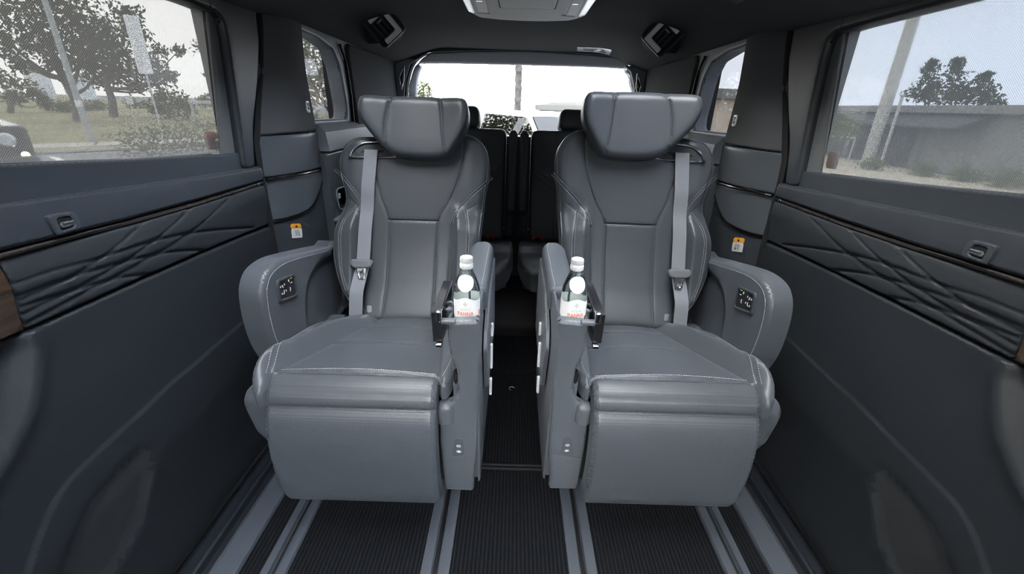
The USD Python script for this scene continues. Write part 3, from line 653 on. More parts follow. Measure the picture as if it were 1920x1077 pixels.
for s, side in ((-1, 'left'), (1, 'right')):
    MIR = -s
    t = thing('belt_outlet', f'narrow diamond shaped chrome belt outlet on the {side} edge of the rear window', 'belt outlet', (-.69, 2.83, 1.15), group='belt outlets beside the rear window')
    dq = [(-.680, 1.272), (-.712, 1.209), (-.702, 1.142), (-.684, 1.20)]
    dm = XZ(2.803)
    P = Polygon(dq).buffer(.003); I = Polygon(dq).buffer(-.0045)
    obj('chrome_rim', pad(P.difference(I), dm, r=.002, t=.008, res=.008), 'chrome', t); obj('slot', pad(I, lambda u, v, h: dm(u, v, h-.005), r=.0005, t=.003, res=.01), 'black', t)
    obj('slot_tab', pad(Polygon([(-.684, 1.235), (-.6965, 1.20), (-.690, 1.172), (-.6835, 1.20)]), lambda u, v, h: dm(u, v, h-.001), r=.001, t=.004, res=.01), 'lens', t)
    # air vents high in the corners
    t = thing('ceiling_vent', f'square chrome edged air vent in the {side} corner of the headliner', 'air vent', (-.60, 2.13, 1.36), group='air vents in the ceiling corners')
    c = np.array([-.546, 1.945, 1.347]); N = np.array([.36, -.84, -.40]); N /= np.linalg.norm(N)
    U = np.cross([0, 0, 1.], N); U /= np.linalg.norm(U); Vv = np.cross(N, U)
    a_ = math.radians(-46); U, Vv = U*math.cos(a_)+Vv*math.sin(a_), -U*math.sin(a_)+Vv*math.cos(a_)
    pv = plane(c, U, Vv, N)
    box_ = rnd(rect(-.062, .062, -.052, .052), .014); inn = rnd(rect(-.042, .042, -.05, .030), .006)
    obj('housing', pad(rnd(rect(-.070, .070, -.060, .060), .016), lambda u, v, h: pv(u, v, h-.012), r=.012, t=.11, res=.03), 'hook_plastic', t)
    obj('chrome_frame', pad(rnd([(-.056, .046), (.056, .046), (.056, -.034), (.036, -.034), (.036, .026), (-.036, .026), (-.036, -.034), (-.056, -.034)], .003), lambda u, v, h: pv(u, v, h+.004), r=.005, t=.014, res=.01), 'chrome_reflection_paint', t)
    obj('vent_mouth', pad(rect(-.036, .036, -.046, .026), lambda u, v, h: pv(u, v, h-.008), r=.001, t=.004, res=.03), 'black', t)
    for k, vv in enumerate((-.028, -.008, .012)): obj('louvre', pad(rnd(rect(-.034, .034, vv-.006, vv+.006), .002), lambda u, v, h: pv(u, v, h-.003+.0*v), r=.002, t=.004, res=.02), 'plastic_dark', t)
    obj('thumb_wheel', pad(rnd(rect(-.026, -.020, -.012, .012), .002), lambda u, v, h: pv(u, v, h+.002), r=.002, t=.008, res=.01), 'satin_metal', t)
    obj('vent_fairing', hull([pv(np.array([u]), np.array([v]), np.array([-.05]))[0] for u in (-.058, .058) for v in (-.05, .05)] + [(-.70, 2.45, 1.33), (-.60, 2.5, 1.37), (-.69, 2.2, 1.315)]), 'headliner', t)
MIR = 1
t = thing('belt_guide', 'pale grey recessed belt guide in the headliner above the rear window', 'belt guide', (.40, 2.74, 1.36))
GQ = [(.300, 2.66), (.492, 2.665), (.512, 2.83), (.318, 2.80)]
cm = lambda u, v, h: np.c_[u, v, ceil_z(u, v)-.002-h]
I = rnd([(.335, 2.69), (.44, 2.692), (.487, 2.80), (.36, 2.782)], .01)
obj('surround', pad(rnd(GQ, .008).difference(I), cm, r=.004, t=.006, res=.02), 'lens', t); obj('recess', pad(I, lambda u, v, h: cm(u, v, h-.001), r=.0005, t=.002, res=.02), 'black', t)
obj('guide_tongue', pad(rnd([(.425, 2.695), (.445, 2.70), (.44, 2.79), (.405, 2.79)], .004), lambda u, v, h: cm(u, v, h+.001), r=.003, t=.004, res=.02), 'satin_metal', t)

# overhead console
t = thing('overhead_console', 'grey overhead console with side lamps and flap on the van ceiling', 'overhead console', (0.01, 1.6, 1.385))
oc = lambda u, v, h: np.c_[u, v, 1.392-h]
CO = rnd([(-.195, .6), (.205, .6), (.216, 1.58), (.219, 1.80), (.228, 1.888), (.205, 1.948), (.178, 1.985), (.098, 2.012), (0, 2.024), (-.10, 2.012), (-.178, 1.975), (-.196, 1.92), (-.207, 1.832), (-.204, 1.60)], .01)
dr = rnd([(-.087, .9), (.102, .9), (.105, 1.762), (-.088, 1.765)], .006)
obj('housing', pad(CO, oc, r=.014, t=.035, res=.03, grooves=[(np.array(dr.exterior.coords), .002, .003)]), 'console_grey', t)
obj('flap', pad(dr.buffer(-.004), lambda u, v, h: oc(u, v, h+.0015), r=.003, t=.006, res=.1), 'console_grey', t)
for s_, Lq, Bq in ((-1, [(-.204, 1.0), (-.206, 1.835), (-.184, 1.888), (-.180, 1.62), (-.175, 1.0)], [(-.166, 1.0), (-.172, 1.873), (-.134, 1.866), (-.128, 1.0)]),
                   (1, [(.176, 1.0), (.200, 1.878), (.224, 1.835), (.214, 1.0)], [(.136, 1.0), (.153, 1.865), (.193, 1.866), (.168, 1.0)])):
    obj('lamp_lens', pad(rnd(Lq, .005), lambda u, v, h: oc(u, v, h+.004), r=.005, t=.012, res=.03), 'lens', t, 'milky side lamp lens')
    bp = rnd(Bq, .004); obj('switch_panel', pad(bp, lambda u, v, h: oc(u, v, h+.002), r=.003, t=.008, res=.05), 'button_grey', t)
    cx_ = -.150 if s_ < 0 else .163
    obj('switch_icon', pad(rnd(rect(cx_-.011, cx_+.011, 1.650, 1.668), .003), lambda u, v, h: oc(u, v, h+.003), r=.0005, t=.001, res=.02), 'lens', t)
    obj('switch_slot', pad(rnd([(cx_-.025, 1.862), (cx_+.025, 1.862), (cx_+.025, 1.874), (cx_-.025, 1.874)], .003), lambda u, v, h: oc(u, v, h+.0028), r=.0005, t=.001, res=.02), 'black', t)

# ------------------------------------------------------------------ the two captain seats
BACK = [(-.15, -.02), (-.192, .03), (-.23, .095), (-.253, .16), (-.262, .225), (-.259, .299), (-.248, .355), (-.236, .402), (-.238, .433), (-.251, .475), (-.260, .521), (-.256, .557), (-.236, .591), (-.199, .612), (-.14, .622), (-.03, .628), (.081, .630), (.177, .635), (.223, .623), (.25, .595), (.262, .555), (.26, .491), (.251, .445), (.245, .371), (.240, .278), (.233, .203), (.222, .109), (.189, .023), (.152, -.014), (-.008, -.018)]
S1 = [(-.152, .60), (-.139, .51), (-.125, .473), (-.107, .411), (-.078, .337), (-.077, .286), (-.082, .137), (-.097, -.010)]
S2 = [(.176, .625), (.173, .552), (.162, .497), (.132, .413), (.093, .338), (.088, .236), (.079, -.010)]
S3 = [(-.078, .337), (.093, .338)]
HEAD = [(-.154, .734), (-.091, .743), (.012, .746), (.105, .744), (.169, .737), (.187, .724), (.195, .691), (.189, .647), (.165, .602), (.136, .56), (.113, .546), (.065, .539), (.002, .54), (-.048, .548), (-.088, .571), (-.124, .61), (-.153, .648), (-.168, .684), (-.167, .714)]
HS1 = [(-.058, .748), (-.074, .70), (-.082, .638), (-.081, .577), (-.077, .55)]
HS2 = [(.097, .748), (.103, .688), (.109, .618), (.119, .552)]
def bol(u, v):          # side bolsters of the lower back, standing proud below the shoulders
    top = 1-sm(.29, .40, v+.25*np.abs(u)-.05)
    low = sm(-.02, .10, v)*.6+.4
    return top*low*(sm(.135, .165, u)+sm(.165, .195, -u))
def back_prof(u, v):
    a = np.abs(u-.005)
    h = .016*(1-(a/.26)**2) - .012*sm(.0, .12, v)*(1-sm(.12, .34, v)) + .010*np.exp(-((v-.12)/.12)**2)
    sh = sm(.36, .46, v)*sm(.13, .20, a); h = h + .018*sh - .012*sm(.20, .26, a)*sm(.36, .46, v)
    return h + .048*bol(u, v)
lineR1 = smooth_line([(.275, .495), (.228, .448), (.187, .406), (.158, .372), (.146, .349), (.142, .325)], 6); lineL1 = smooth_line([(-.27, .506), (-.231, .47), (-.204, .44), (-.182, .41), (-.172, .38), (-.168, .34)], 6)
lineR2 = smooth_line([(.262, .414), (.226, .40), (.197, .38), (.166, .354), (.144, .331)], 6); lineL2 = smooth_line([(-.262, .43), (-.225, .412), (-.195, .386), (-.172, .35)], 6)
bolR = smooth_line([(.188, .378), (.199, .323), (.201, .258), (.196, .183), (.186, .10)], 6); bolL = smooth_line([(-.187, .381), (-.211, .356), (-.224, .330), (-.232, .282), (-.232, .226), (-.225, .151), (-.205, .086)], 6)
inR = smooth_line([(.142, .325), (.139, .275), (.138, .20), (.132, .10), (.128, .03)], 6); inL = smooth_line([(-.168, .34), (-.170, .275), (-.174, .20), (-.172, .10), (-.160, .03)], 6)
def off(line, d):
    o = LineString(line).parallel_offset(abs(d), 'left' if d > 0 else 'right'); o = max(getattr(o, 'geoms', [o]), key=lambda g: g.length); return np.array(o.coords)

zc_c = interp([(.80, .450), (.82, .460), (.845, .467), (.87, .467), (1.0, .440), (1.31, .374), (1.45, .35)])
xl = interp([(.80, -.585), (.866, -.578), (1.0, -.546), (1.155, -.518), (1.31, -.486), (1.42, -.46)]); xr = interp([(.80, -.176), (.867, -.182), (1.1, -.214), (1.305, -.244), (1.42, -.25)])
def cush_prof(x, y):
    o = sm(0, .045, xl(y)-x); i = sm(0, .04, x-xr(y))
    crown = .010*np.sin(PI*np.clip((x-xl(y))/(xr(y)-xl(y)), 0, 1))
    return crown + o*(.046*sm(.80, .93, y)*(1-.75*sm(1.15, 1.40, y))+.006) - .02*sm(.035, .075, xl(y)-x)*o + i*(.032*sm(.84, 1.0, y)*(1-.5*sm(1.1, 1.35, y))-.016*sm(.83, .9, 1.73-y)*0)
SEC = np.array([(.868, .468), (.845, .464), (.823, .453), (.807, .435), (.800, .415), (.787, .385), (.779, .335), (.779, .265), (.786, .19), (.797, .142), (.810, .117), (.835, .104), (.90, .10)])
SEC = smooth_line(SEC, 8); _sl = np.r_[0, np.cumsum(np.linalg.norm(np.diff(SEC, axis=0), axis=1))]
def leg_map(x, v, h):
    y, z = np.interp(v, _sl, SEC[:, 0]), np.interp(v, _sl, SEC[:, 1])
    y2, z2 = np.interp(v+.006, _sl, SEC[:, 0]), np.interp(v+.006, _sl, SEC[:, 1]); y1, z1 = np.interp(v-.006, _sl, SEC[:, 0]), np.interp(v-.006, _sl, SEC[:, 1])
    t = np.c_[y2-y1, z2-z1]; t /= np.linalg.norm(t, axis=1, keepdims=True)+1e-12
    return np.c_[x, y+t[:, 1]*h, z-t[:, 0]*h]
v_seam = float(np.interp(-.417, -SEC[:, 1], _sl)); v_end = float(np.interp(-.104, -SEC[:, 1], _sl))+.02

ARM = smooth_poly([(1.50, .585), (1.42, .606), (1.285, .640), (1.15, .669), (1.065, .682), (1.0, .677), (.966, .654), (.951, .62), (.946, .565), (.952, .50), (.972, .44), (1.01, .37), (1.10, .335), (1.35, .335), (1.50, .345)], 5)
arm_curve = smooth_line([(1.42, .575), (1.30, .60), (1.21, .59), (1.155, .545), (1.135, .48), (1.13, .34)], 8)
CONF = rnd([(-.150, .0), (-.083, -.006), (-.0845, .06), (-.088, .141), (-.096, .412), (-.103, .50), (-.105, .572), (-.185, .570), (-.188, .376), (-.184, .299), (-.181, .252), (-.172, .242), (-.147, .230), (-.136, .196), (-.137, .130), (-.150, .09), (-.154, .053)], .006)

def captain_seat(s, label, recline, hinge, shift):
    """the left seat's geometry, or its mirror image for s = 1"""
    global MIR
    MIR = -s
    T = thing('captain_seat', label, 'seat', (-.37, 1.1, 0))
    dx, dy, dz = shift
    S_ = lambda fn: (lambda u, v, h: fn(u, v, h)+np.array([dx, dy, dz]))
    def sh(m):
        if isinstance(m, tuple): return (np.asarray(m[0])+[dx, dy, dz],)+m[1:]
        m = m.copy(); m.apply_translation([dx, dy, dz]); return m
    # --- back rest
    psi = math.radians(recline); bm = plane(hinge, (1, 0, 0), (0, math.sin(psi), math.cos(psi)), (0, -math.cos(psi), math.sin(psi)))
    P = Polygon(smooth_poly(BACK, 4)).buffer(0)
    gr = [(smooth_line(S1, 5), .0028, .0065), (smooth_line(S2, 5), .0028, .0065), (S3, .0026, .0065), (lineR1, .0035, .003), (lineL1, .0035, .003), (lineR2, .003, .0025), (lineL2, .003, .0025), (inR, .004, .007), (inL, .004, .007), (bolR, .0022, .002), (bolL, .0022, .002)]
    s1, s2 = smooth_line(S1, 5), smooth_line(S2, 5)
    up = np.vstack([s1[:20], s2[:21][::-1]]); s1u = s1[s1[:, 1] >= .336]; s2u = s2[s2[:, 1] >= .336]
    reg = dict(upper_panel=np.vstack([s1u, s2u[::-1]]), lower_panel=np.vstack([s1[s1[:, 1] <= .338], s2[s2[:, 1] <= .338][::-1], ]),
               bolster_right=np.vstack([lineR2, inR, [(.13, -.05), (.4, -.05), (.4, .414)]]), bolster_left=np.vstack([lineL2, inL, [(-.16, -.05), (-.4, -.05), (-.4, .43)]]))
    bk = pad(P, bm, r=.026, t=.085, res=.0085, prof=back_prof, grooves=gr, steps=5, regions=reg)
    obj('backrest', bk[''], 'leather', T); 
    for k, v in bk.items():
        if k: obj({'upper_panel': 'upper_back_panel', 'lower_panel': 'lower_back_panel'}.get(k, 'back_bolster'), v, 'leather_side' if 'bolster' in k else 'leather', T)
    hf = lambda u, v: back_prof(u, v)+.0008
    bs = obj('stitching', cat(*[stitches(l, bm, hf) for l in (off(lineR1, .004), off(lineR1, -.004), off(lineL1[:-8], .004), off(lineL1[:-8], -.004), off(bolR, .004), off(bolR, -.004), off(bolL, .004), off(bolL, -.004))]), 'thread', T, 'pale double stitching', kind='stuff')
    bp = np.array(P.buffer(-.004).exterior.coords)[:-1]
    obj('piping', tube(bm(bp[:, 0], bp[:, 1], back_prof(bp[:, 0], bp[:, 1])-.013), .003, 6, True), 'leather_side', T)
    obj('size_tag', pad(rnd([(-.150, .037), (-.133, .037), (-.132, .012), (-.147, .010)], .002), lambda u, v, h: bm(u, v, h+back_prof(u, v)+.002), r=.0004, t=.001, res=.02), 'satin_metal', T, 'small pale tag sewn into the seam')
    # --- head rest
    HP = Polygon(smooth_poly(HEAD, 5)).buffer(0)
    hp = lambda u, v: .012*(1-((u-.012)/.18)**2)-.10*np.maximum(.60-v, 0)*.3 + .042*sm(.07, .20, np.abs(u-.014))
    hm = lambda u, v, h: bm(u, v, h+.058)
    h_s = [(smooth_line(HS1, 5), .003, .008), (smooth_line(HS2, 5), .003, .008)]
    c1, c2 = smooth_line(HS1, 5), smooth_line(HS2, 5)
    hd = pad(HP, hm, r=.030, t=.075, res=.008, prof=hp, grooves=h_s, steps=6, regions=dict(centre=np.vstack([c1, c2[::-1]]), left=np.vstack([[(-.3, .76), (-.3, .53)], c1[::-1]]), right=np.vstack([[(.3, .53), (.3, .76)], c2])))
    for k, nm in (('centre', 'headrest_cushion'), ('left', 'headrest_wing'), ('right', 'headrest_wing'), ('', 'headrest_shell')):
        if k in hd: obj(nm, hd[k], 'leather' if k else 'leather_side', T)
    hb = np.array(HP.buffer(-.006).exterior.coords)[:-1]
    obj('headrest_piping', tube(hm(hb[:, 0], hb[:, 1], hp(hb[:, 0], hb[:, 1])-.030), .0045, 6, True), 'leather_side', T)
    for u in (-.05, .075): obj('headrest_post', tube([bm(np.array([u]), np.array([v]), np.array([-.02]))[0] for v in (.52, .60)], .007, 10), 'satin_metal', T)
    # --- belt
    gq = smooth_line([(-.124, .547), (-.206, .5445), (-.2085, .553), (-.195, .572), (-.163, .593), (-.094, .603), (-.06, .601)], 6)
    on = lambda q, k: bm(q[:, 0], q[:, 1], back_prof(q[:, 0], q[:, 1])+k)
    obj('belt_guide_plate', pad(rnd([(-.200, .548), (-.06, .553), (-.06, .60), (-.094, .600), (-.163, .589), (-.192, .569)], .004), lambda u, v, h: bm(u, v, h+back_prof(u, v)+.002), r=.002, t=.006, res=.02), 'plastic_dark', T)
    obj('belt_guide_frame', tube(on(gq, .004), .0034, 8), 'chrome', T, 'chrome frame of the shoulder belt outlet')
    obj('belt_guide_bar', tube(on(np.array([(-.206, .5445), (-.15, .546), (-.10, .549), (-.055, .552)]), .004), .0034, 8), 'chrome', T)
    obj('belt_slot', pad(rnd([(-.182, .560), (-.172, .567), (-.095, .574), (-.095, .566)], .002), lambda u, v, h: bm(u, v, h+back_prof(u, v)+.003), r=.0004, t=.001, res=.02), 'black', T)
    cu = interp([(.12, -.162), (.19, -.157), (.39, -.151), (.57, -.139)])
    def web(v0, v1, cfun, w, k, n=40):
        V_ = np.linspace(v0, v1, n); U_ = np.linspace(-w, w, 7)
        uu = cfun(V_)[:, None]+U_[None]; vv = np.repeat(V_[:, None], 7, 1)
        base = np.maximum.reduce([back_prof(uu[:, j], V_) for j in (0, 3, 6)])[:, None]
        a = bm(uu.ravel(), vv.ravel(), (base+k+0*uu).ravel()); b = bm(uu.ravel(), vv.ravel(), (base+k-.0025+0*uu).ravel())
        F_ = gridf(n, 7); m = len(a); e = [np.arange(n)*7, np.arange(n)*7+6]
        side = np.vstack([np.vstack([np.stack([q[:-1], q[1:], q[1:]+m], 1), np.stack([q[:-1], q[1:]+m, q[:-1]+m], 1)]) for q in e])
        return np.vstack([a, b]), np.vstack([F_, F_[:, ::-1]+m, side])
    obj('belt_webbing', web(.178, .571, cu, .0225, .008), 'belt_web', T, 'grey shoulder belt webbing')
    cl = interp([(-.02, -.183), (.09, -.170), (.185, -.156)])
    obj('lap_webbing', web(-.02, .178, cl, .023, .006), 'belt_web', T)
    hh = float(back_prof(np.array([-.185]), np.array([.18]))[0])
    tm = lambda u, v, h: bm(u, v, h+hh+.020)
    obj('belt_tongue_cover', pad(rnd([(-.193, .196), (-.12, .197), (-.119, .174), (-.135, .166), (-.178, .166), (-.194, .174)], .007), tm, r=.006, t=.016, res=.01), 'belt_plastic', T)
    tg = rnd([(-.172, .168), (-.141, .168), (-.145, .128), (-.168, .128)], .003)
    obj('belt_tongue', pad(tg.difference(rnd([(-.163, .156), (-.150, .156), (-.151, .138), (-.162, .138)], .002)), lambda u, v, h: tm(u, v, h-.006), r=.001, t=.003, res=.01), 'chrome', T, 'chrome belt tongue')
    # --- cushion
    CP = Polygon(smooth_poly([(-.40, 1.42), (-.56, 1.415), (-.618, 1.36), (-.632, 1.2), (-.634, 1.0), (-.630, .90), (-.622, .845), (-.606, .812), (-.588, .806), (-.580, .828), (-.577, .858), (-.50, .866), (-.38, .866), (-.25, .866), (-.187, .860), (-.178, .842), (-.163, .848), (-.154, .89), (-.156, 1.0), (-.166, 1.2), (-.176, 1.36), (-.22, 1.42)], 4)).buffer(0)
    yy = np.linspace(.872, 1.40, 40); sl_, sr_ = np.c_[xl(yy), yy], np.c_[xr(yy), yy]
    cm_ = S_(lambda x, y, h: np.c_[x, y, zc_c(y)+h])
    bst = smooth_line([(-.612, 1.14), (-.613, 1.06), (-.607, .97), (-.597, .90), (-.588, .850)], 8)
    cg = [(sl_, .0035, .007), (sr_, .0035, .007), ([(xl(1.077)+.01, 1.077), (-.38, 1.080), (xr(1.077)-.01, 1.077)], .008, .0035), ([(xl(1.233)+.01, 1.233), (-.36, 1.236), (xr(1.233)-.01, 1.233)], .007, .003), (bst, .003, .002)]
    cu_ = pad(CP, cm_, r=.018, t=.048, res=.010, prof=cush_prof, grooves=cg, steps=5, regions=dict(outer=np.vstack([sl_, [(-.46, 1.6), (-.8, 1.6), (-.8, .70), (-.579, .70)]]), inner=np.vstack([sr_, [(-.25, 1.6), (-.1, 1.6), (-.1, .70), (-.182, .70)]])))
    obj('seat_cushion', cu_[''], 'leather_perforated', T); obj('seat_bolster', cu_['outer'], 'leather', T); obj('seat_bolster', cu_['inner'], 'leather', T)
    st2 = np.c_[np.linspace(-.570, -.188, 30), np.full(30, .8755)]
    inb = smooth_line([(-.158, 1.02), (-.166, .95), (-.174, .90), (-.178, .862)], 6)
    obj('cushion_stitching', cat(stitches(off(bst, .005), cm_, cush_prof), stitches(off(bst, -.005), cm_, cush_prof), stitches(st2, cm_, cush_prof), stitches(inb, cm_, cush_prof)), 'thread', T, 'pale double stitching', kind='stuff')
    # --- leg rest
    lg = pad(rnd(rect(-.580, -.184, 0, v_end), .016), S_(leg_map), r=.013, t=.05, res=.012, grooves=[([(-.60, v_seam), (-.16, v_seam)], .003, .004), ([(-.571, .03), (-.571, v_end-.04)], .002, .002), ([(-.193, .03), (-.193, v_end-.04)], .002, .002)], steps=5,
             prof=lambda x, v: .008*np.sin(PI*np.clip((v-v_seam)/(v_end-v_seam), 0, 1))+.004*np.sin(PI*np.clip(v/v_seam, 0, 1)))
    obj('leg_rest', lg, 'leather_perforated', T)
    obj('leg_rest_stitching', stitches(np.c_[np.linspace(-.565, -.20, 20), np.full(20, v_seam+.004)], S_(leg_map), lambda a, b: .0004+0*a), 'black_print', T, kind='stuff')
    # --- plastic base, rail feet
    obj('seat_base', sh(hull([(x, y, z) for x in (-.59, -.165) for (y, z) in ((.93, .07), (.90, .36), (1.42, .33), (1.42, .06))])), 'seat_frame', T)
    for xa in (-.582, -.186): obj('rail_foot', sh(rbox((xa-.022, .98, .008), (xa+.022, 1.40, .085), .006)), 'seat_frame', T)
    sp = pad(rnd([(.835, .36), (.83, .40), (.86, .425), (1.35, .38), (1.42, .30), (1.42, .12), (1.0, .12), (.90, .19), (.85, .29)], .03), S_(lambda y, z, h: np.c_[-(.664+h), y, z]), r=.030, t=.07, res=.02, steps=5)
    obj('side_shield', sp, 'leather_side', T)
    # --- outer armrest with its switch panel
    am = S_(lambda y, z, h: np.c_[-.622+h, y, z])
    AP = Polygon(ARM).buffer(0); acp = Polygon(np.vstack([arm_curve, [(1.6, .34), (1.6, .575)]])).buffer(0)
    ap = lambda y, z: -.012*np.where(shapely.contains_xy(acp, y, z), sm(0, .02, shapely.distance(shapely.points(np.c_[y, z]), LineString(arm_curve))), 0)-.03*sm(1.2, 1.5, y)
    obj('armrest', pad(AP, am, r=.016, t=.062, res=.013, prof=ap, steps=6), 'leather', T, 'tall padded outer armrest')
    ring_ = np.array(AP.buffer(-.013).exterior.coords)[:-1]; ring_ = np.array([p for p in ring_ if p[0] < 1.40 and p[1] > .42])
    k0 = int(np.argmax(np.linalg.norm(np.diff(ring_, axis=0, append=ring_[:1]), axis=1)))+1; ring_ = np.roll(ring_, -k0, axis=0)
    o_ = np.array(AP.buffer(-.0012).exterior.coords)[:-1]; o_ = np.array([p for p in o_ if p[0] < 1.45 and p[1] > .40]); k1 = int(np.argmax(np.linalg.norm(np.diff(o_, axis=0, append=o_[:1]), axis=1)))+1; o_ = np.roll(o_, -k1, axis=0)
    obj('armrest_stitching', cat(stitches(ring_, am, lambda y, z: ap(y, z)-.0003), stitches(o_, am, lambda y, z: ap(y, z)-.058)), 'thread', T, 'pale stitching', kind='stuff')
    pn = rnd([(1.012, .644), (1.106, .628), (1.104, .558), (1.006, .580)], .010); pi = rnd([(1.022, .633), (1.097, .620), (1.096, .568), (1.018, .588)], .006)
    obj('switch_bezel', pad(pn.difference(pi), lambda y, z, h: am(y, z, h+.004), r=.004, t=.01, res=.01), 'plastic_dark', T)
    obj('switch_panel', pad(pi.buffer(.002), lambda y, z, h: am(y, z, h+.0012), r=.001, t=.004, res=.03), 'panel_black', T)
    q = lambda u, v: np.array([1.020+.077*u, .572+.058*v+.016*(1-u)])          # panel coordinates, u from front to back
    def ic(lst, mt, nm):
        parts = []
        for pts in lst:
            c = np.array([q(*p) for p in pts]); parts.append(tube(am(c[:, 0], c[:, 1], np.full(len(c), .0018)), .0008, 5))
        obj(nm, cat(*parts), mt, T)
    ic([[(.78, .80), (.80, .80)], [(.86, .82), (.88, .82)]], 'led_green', 'switch_light')
    ic([[(.62, .72), (.66, .78), (.66, .66)], [(.76, .58), (.86, .60)], [(.10, .60), (.07, .56), (.10, .52)], [(.18, .62), (.24, .60), (.18, .54), (.26, .50)], [(.33, .66), (.37, .62), (.33, .58)],
        [(.12, .26), (.09, .22), (.12, .18)], [(.26, .36), (.25, .24), (.19, .18)], [(.36, .34), (.40, .30), (.36, .26)], [(.66, .38), (.68, .28), (.63, .20)]], 'led_white', 'switch_icon')
    # --- inner console with cup well, folded table and padded top
    p0 = np.array([0, .81, .644]); V2 = np.array([0, .07, -.565]); V2 /= np.linalg.norm(V2); n2 = np.cross(V2, [1., 0, 0]); n2 = n2 if n2[1] < 0 else -n2
    cf = S_(plane(p0, (1, 0, 0), V2, n2))
    obj('console_front', pad(CONF, cf, r=.009, t=.020, res=.018, grooves=[([(-.19, .440), (-.155, .434), (-.08, .417)], .0015, .002)], steps=5), 'plastic_seat', T)
    obj('console_shelf', pad(rnd([(-.186, .240), (-.151, .232), (-.150, .300), (-.187, .304)], .010), lambda u, v, h: cf(u, v, h+.016), r=.013, t=.03, res=.01, steps=5), 'plastic_seat', T)
    obj('recline_button', pad(shapely.affinity.scale(Point(-.1425, .165).buffer(.010), .55, 2.2), lambda u, v, h: cf(u, v, h-.012), r=.003, t=.02, res=.01), 'black', T)
    ub = rnd([(-.149, .358), (-.127, .357), (-.126, .422), (-.160, .427)], .003)
    obj('usb_plate', pad(ub, lambda u, v, h: cf(u, v, h+.0008), r=.001, t=.004, res=.02), 'rail_plastic', T)
    for vv, ww in ((.385, .0055), (.406, .006)):
        rr = rnd(rect(-.1405-ww, -.1405+ww, vv-.0032, vv+.0032), .001)
        obj('usb_port', pad(rr.difference(rr.buffer(-.0011)), lambda u, v, h: cf(u, v, h+.0016), r=.0002, t=.001, res=.005), 'white_print', T)
    obj('usb_mark', pad(rect(-.1425, -.1385, .4045, .4075), lambda u, v, h: cf(u, v, h+.0016), r=.0002, t=.001, res=.005), 'white_print', T)
    obj('console_body', sh(hull([(x, y, z) for x in (-.150, -.092) for (y, z) in ((.86, .40), (.838, .6245), (1.37, .590), (1.40, .10), (.91, .10))])), 'plastic_seat', T)
    obj('console_side', pad(rnd([(.825, .640), (.835, .56), (.905, .085), (1.40, .085), (1.37, .60), (1.02, .60), (1.0, .640)], .008), S_(lambda y, z, h: np.c_[-.088+h, y, z]), r=.006, t=.006, res=.03), 'plastic_seat', T)
    obj('console_lip', sh(rbox((-.155, .83, .585), (-.147, 1.0, .645), .003)), 'plastic_dark', T)
    obj('armrest_pad', pad(rnd([(-.150, 1.0), (-.079, 1.0), (-.076, 1.30), (-.088, 1.345), (-.135, 1.345), (-.150, 1.30)], .018), S_(lambda x, y, h: np.c_[x, y, .648+.02*sm(1.0, 1.34, y)+h]), r=.020, t=.066, res=.012, steps=6), 'leather', T, 'padded inner armrest')
    eg = smooth_line([(-.094, 1.01), (-.092, 1.15), (-.091, 1.29), (-.10, 1.33)], 6)
    obj('pad_stitching', stitches(eg, S_(lambda x, y, h: np.c_[x, y, .648+.02*sm(1.0, 1.34, y)+h]), lambda x, y: -.0002+0*x), 'thread', T, kind='stuff')
    obj('storage_panel', pad(rnd([(1.34, .615), (1.08, .605), (.97, .545), (.945, .49), (1.0, .34), (1.36, .345)], .012), S_(lambda y, z, h: np.c_[-.072+h, y, z]), r=.005, t=.012, res=.03), 'plastic_seat', T)
    for y_, z0, z1 in ((1.07, .465, .505), (1.05, .37, .45), (1.02, .30, .355)): obj('release_lever', sh(rbox((-.072, y_, z0), (-.064, y_+.014, z1), .003)), 'lens', T, 'pale release lever')
    # folded table
    obj('table_leaf', sh(hull([(x, y, z) for x in (-.186, -.166) for (y, z) in ((.815, .664), (.985, .668), (.985, .60), (.86, .585), (.822, .590))])), 'black_gloss', T, 'black gloss folded table')
    obj('table_edge', tube(np.array([(-.166, .985, .668), (-.166, .90, .6665), (-.167, .815, .664)])+[dx, dy, dz], .0022, 8), 'chrome', T)
    obj('table_hinge', sh(rbox((-.176, .806, .645), (-.163, .822, .672), .004)), 'chrome', T)
    obj('table_tip', sh(rbox((-.180, .812, .580), (-.166, .828, .588), .002)), 'chrome', T)
    obj('cup_bar', sh(rbox((-.166, .806, .640), (-.134, .822, .651), .004)), 'plastic_seat', T)
    ang = np.linspace(.5, 5.4, 26); obj('cup_ring', tube(np.c_[-.1585+.011*np.cos(ang), .880+.020*np.sin(ang), np.full(26, .650)]+[dx, dy, dz], .0035, 8), 'plastic_seat', T)
    obj('cup_roller', sh(cat(lathe([(0, .652), (.005, .651), (.0065, .646), (.0065, .60), (0, .60)], 16, (-.1555, .868, 0)))), 'belt_plastic', T)
    MIR = 1
    return T
captain_seat(-1, 'dark leather captain seat on the left, its inner console beside the aisle on its right', 20, (-.37, 1.36, .38), (0, .006, .004))
captain_seat(1, 'dark leather captain seat on the right, its inner console beside the aisle on its left', 13.5, (-.382, 1.345, .393), (-.002, .022, .003))

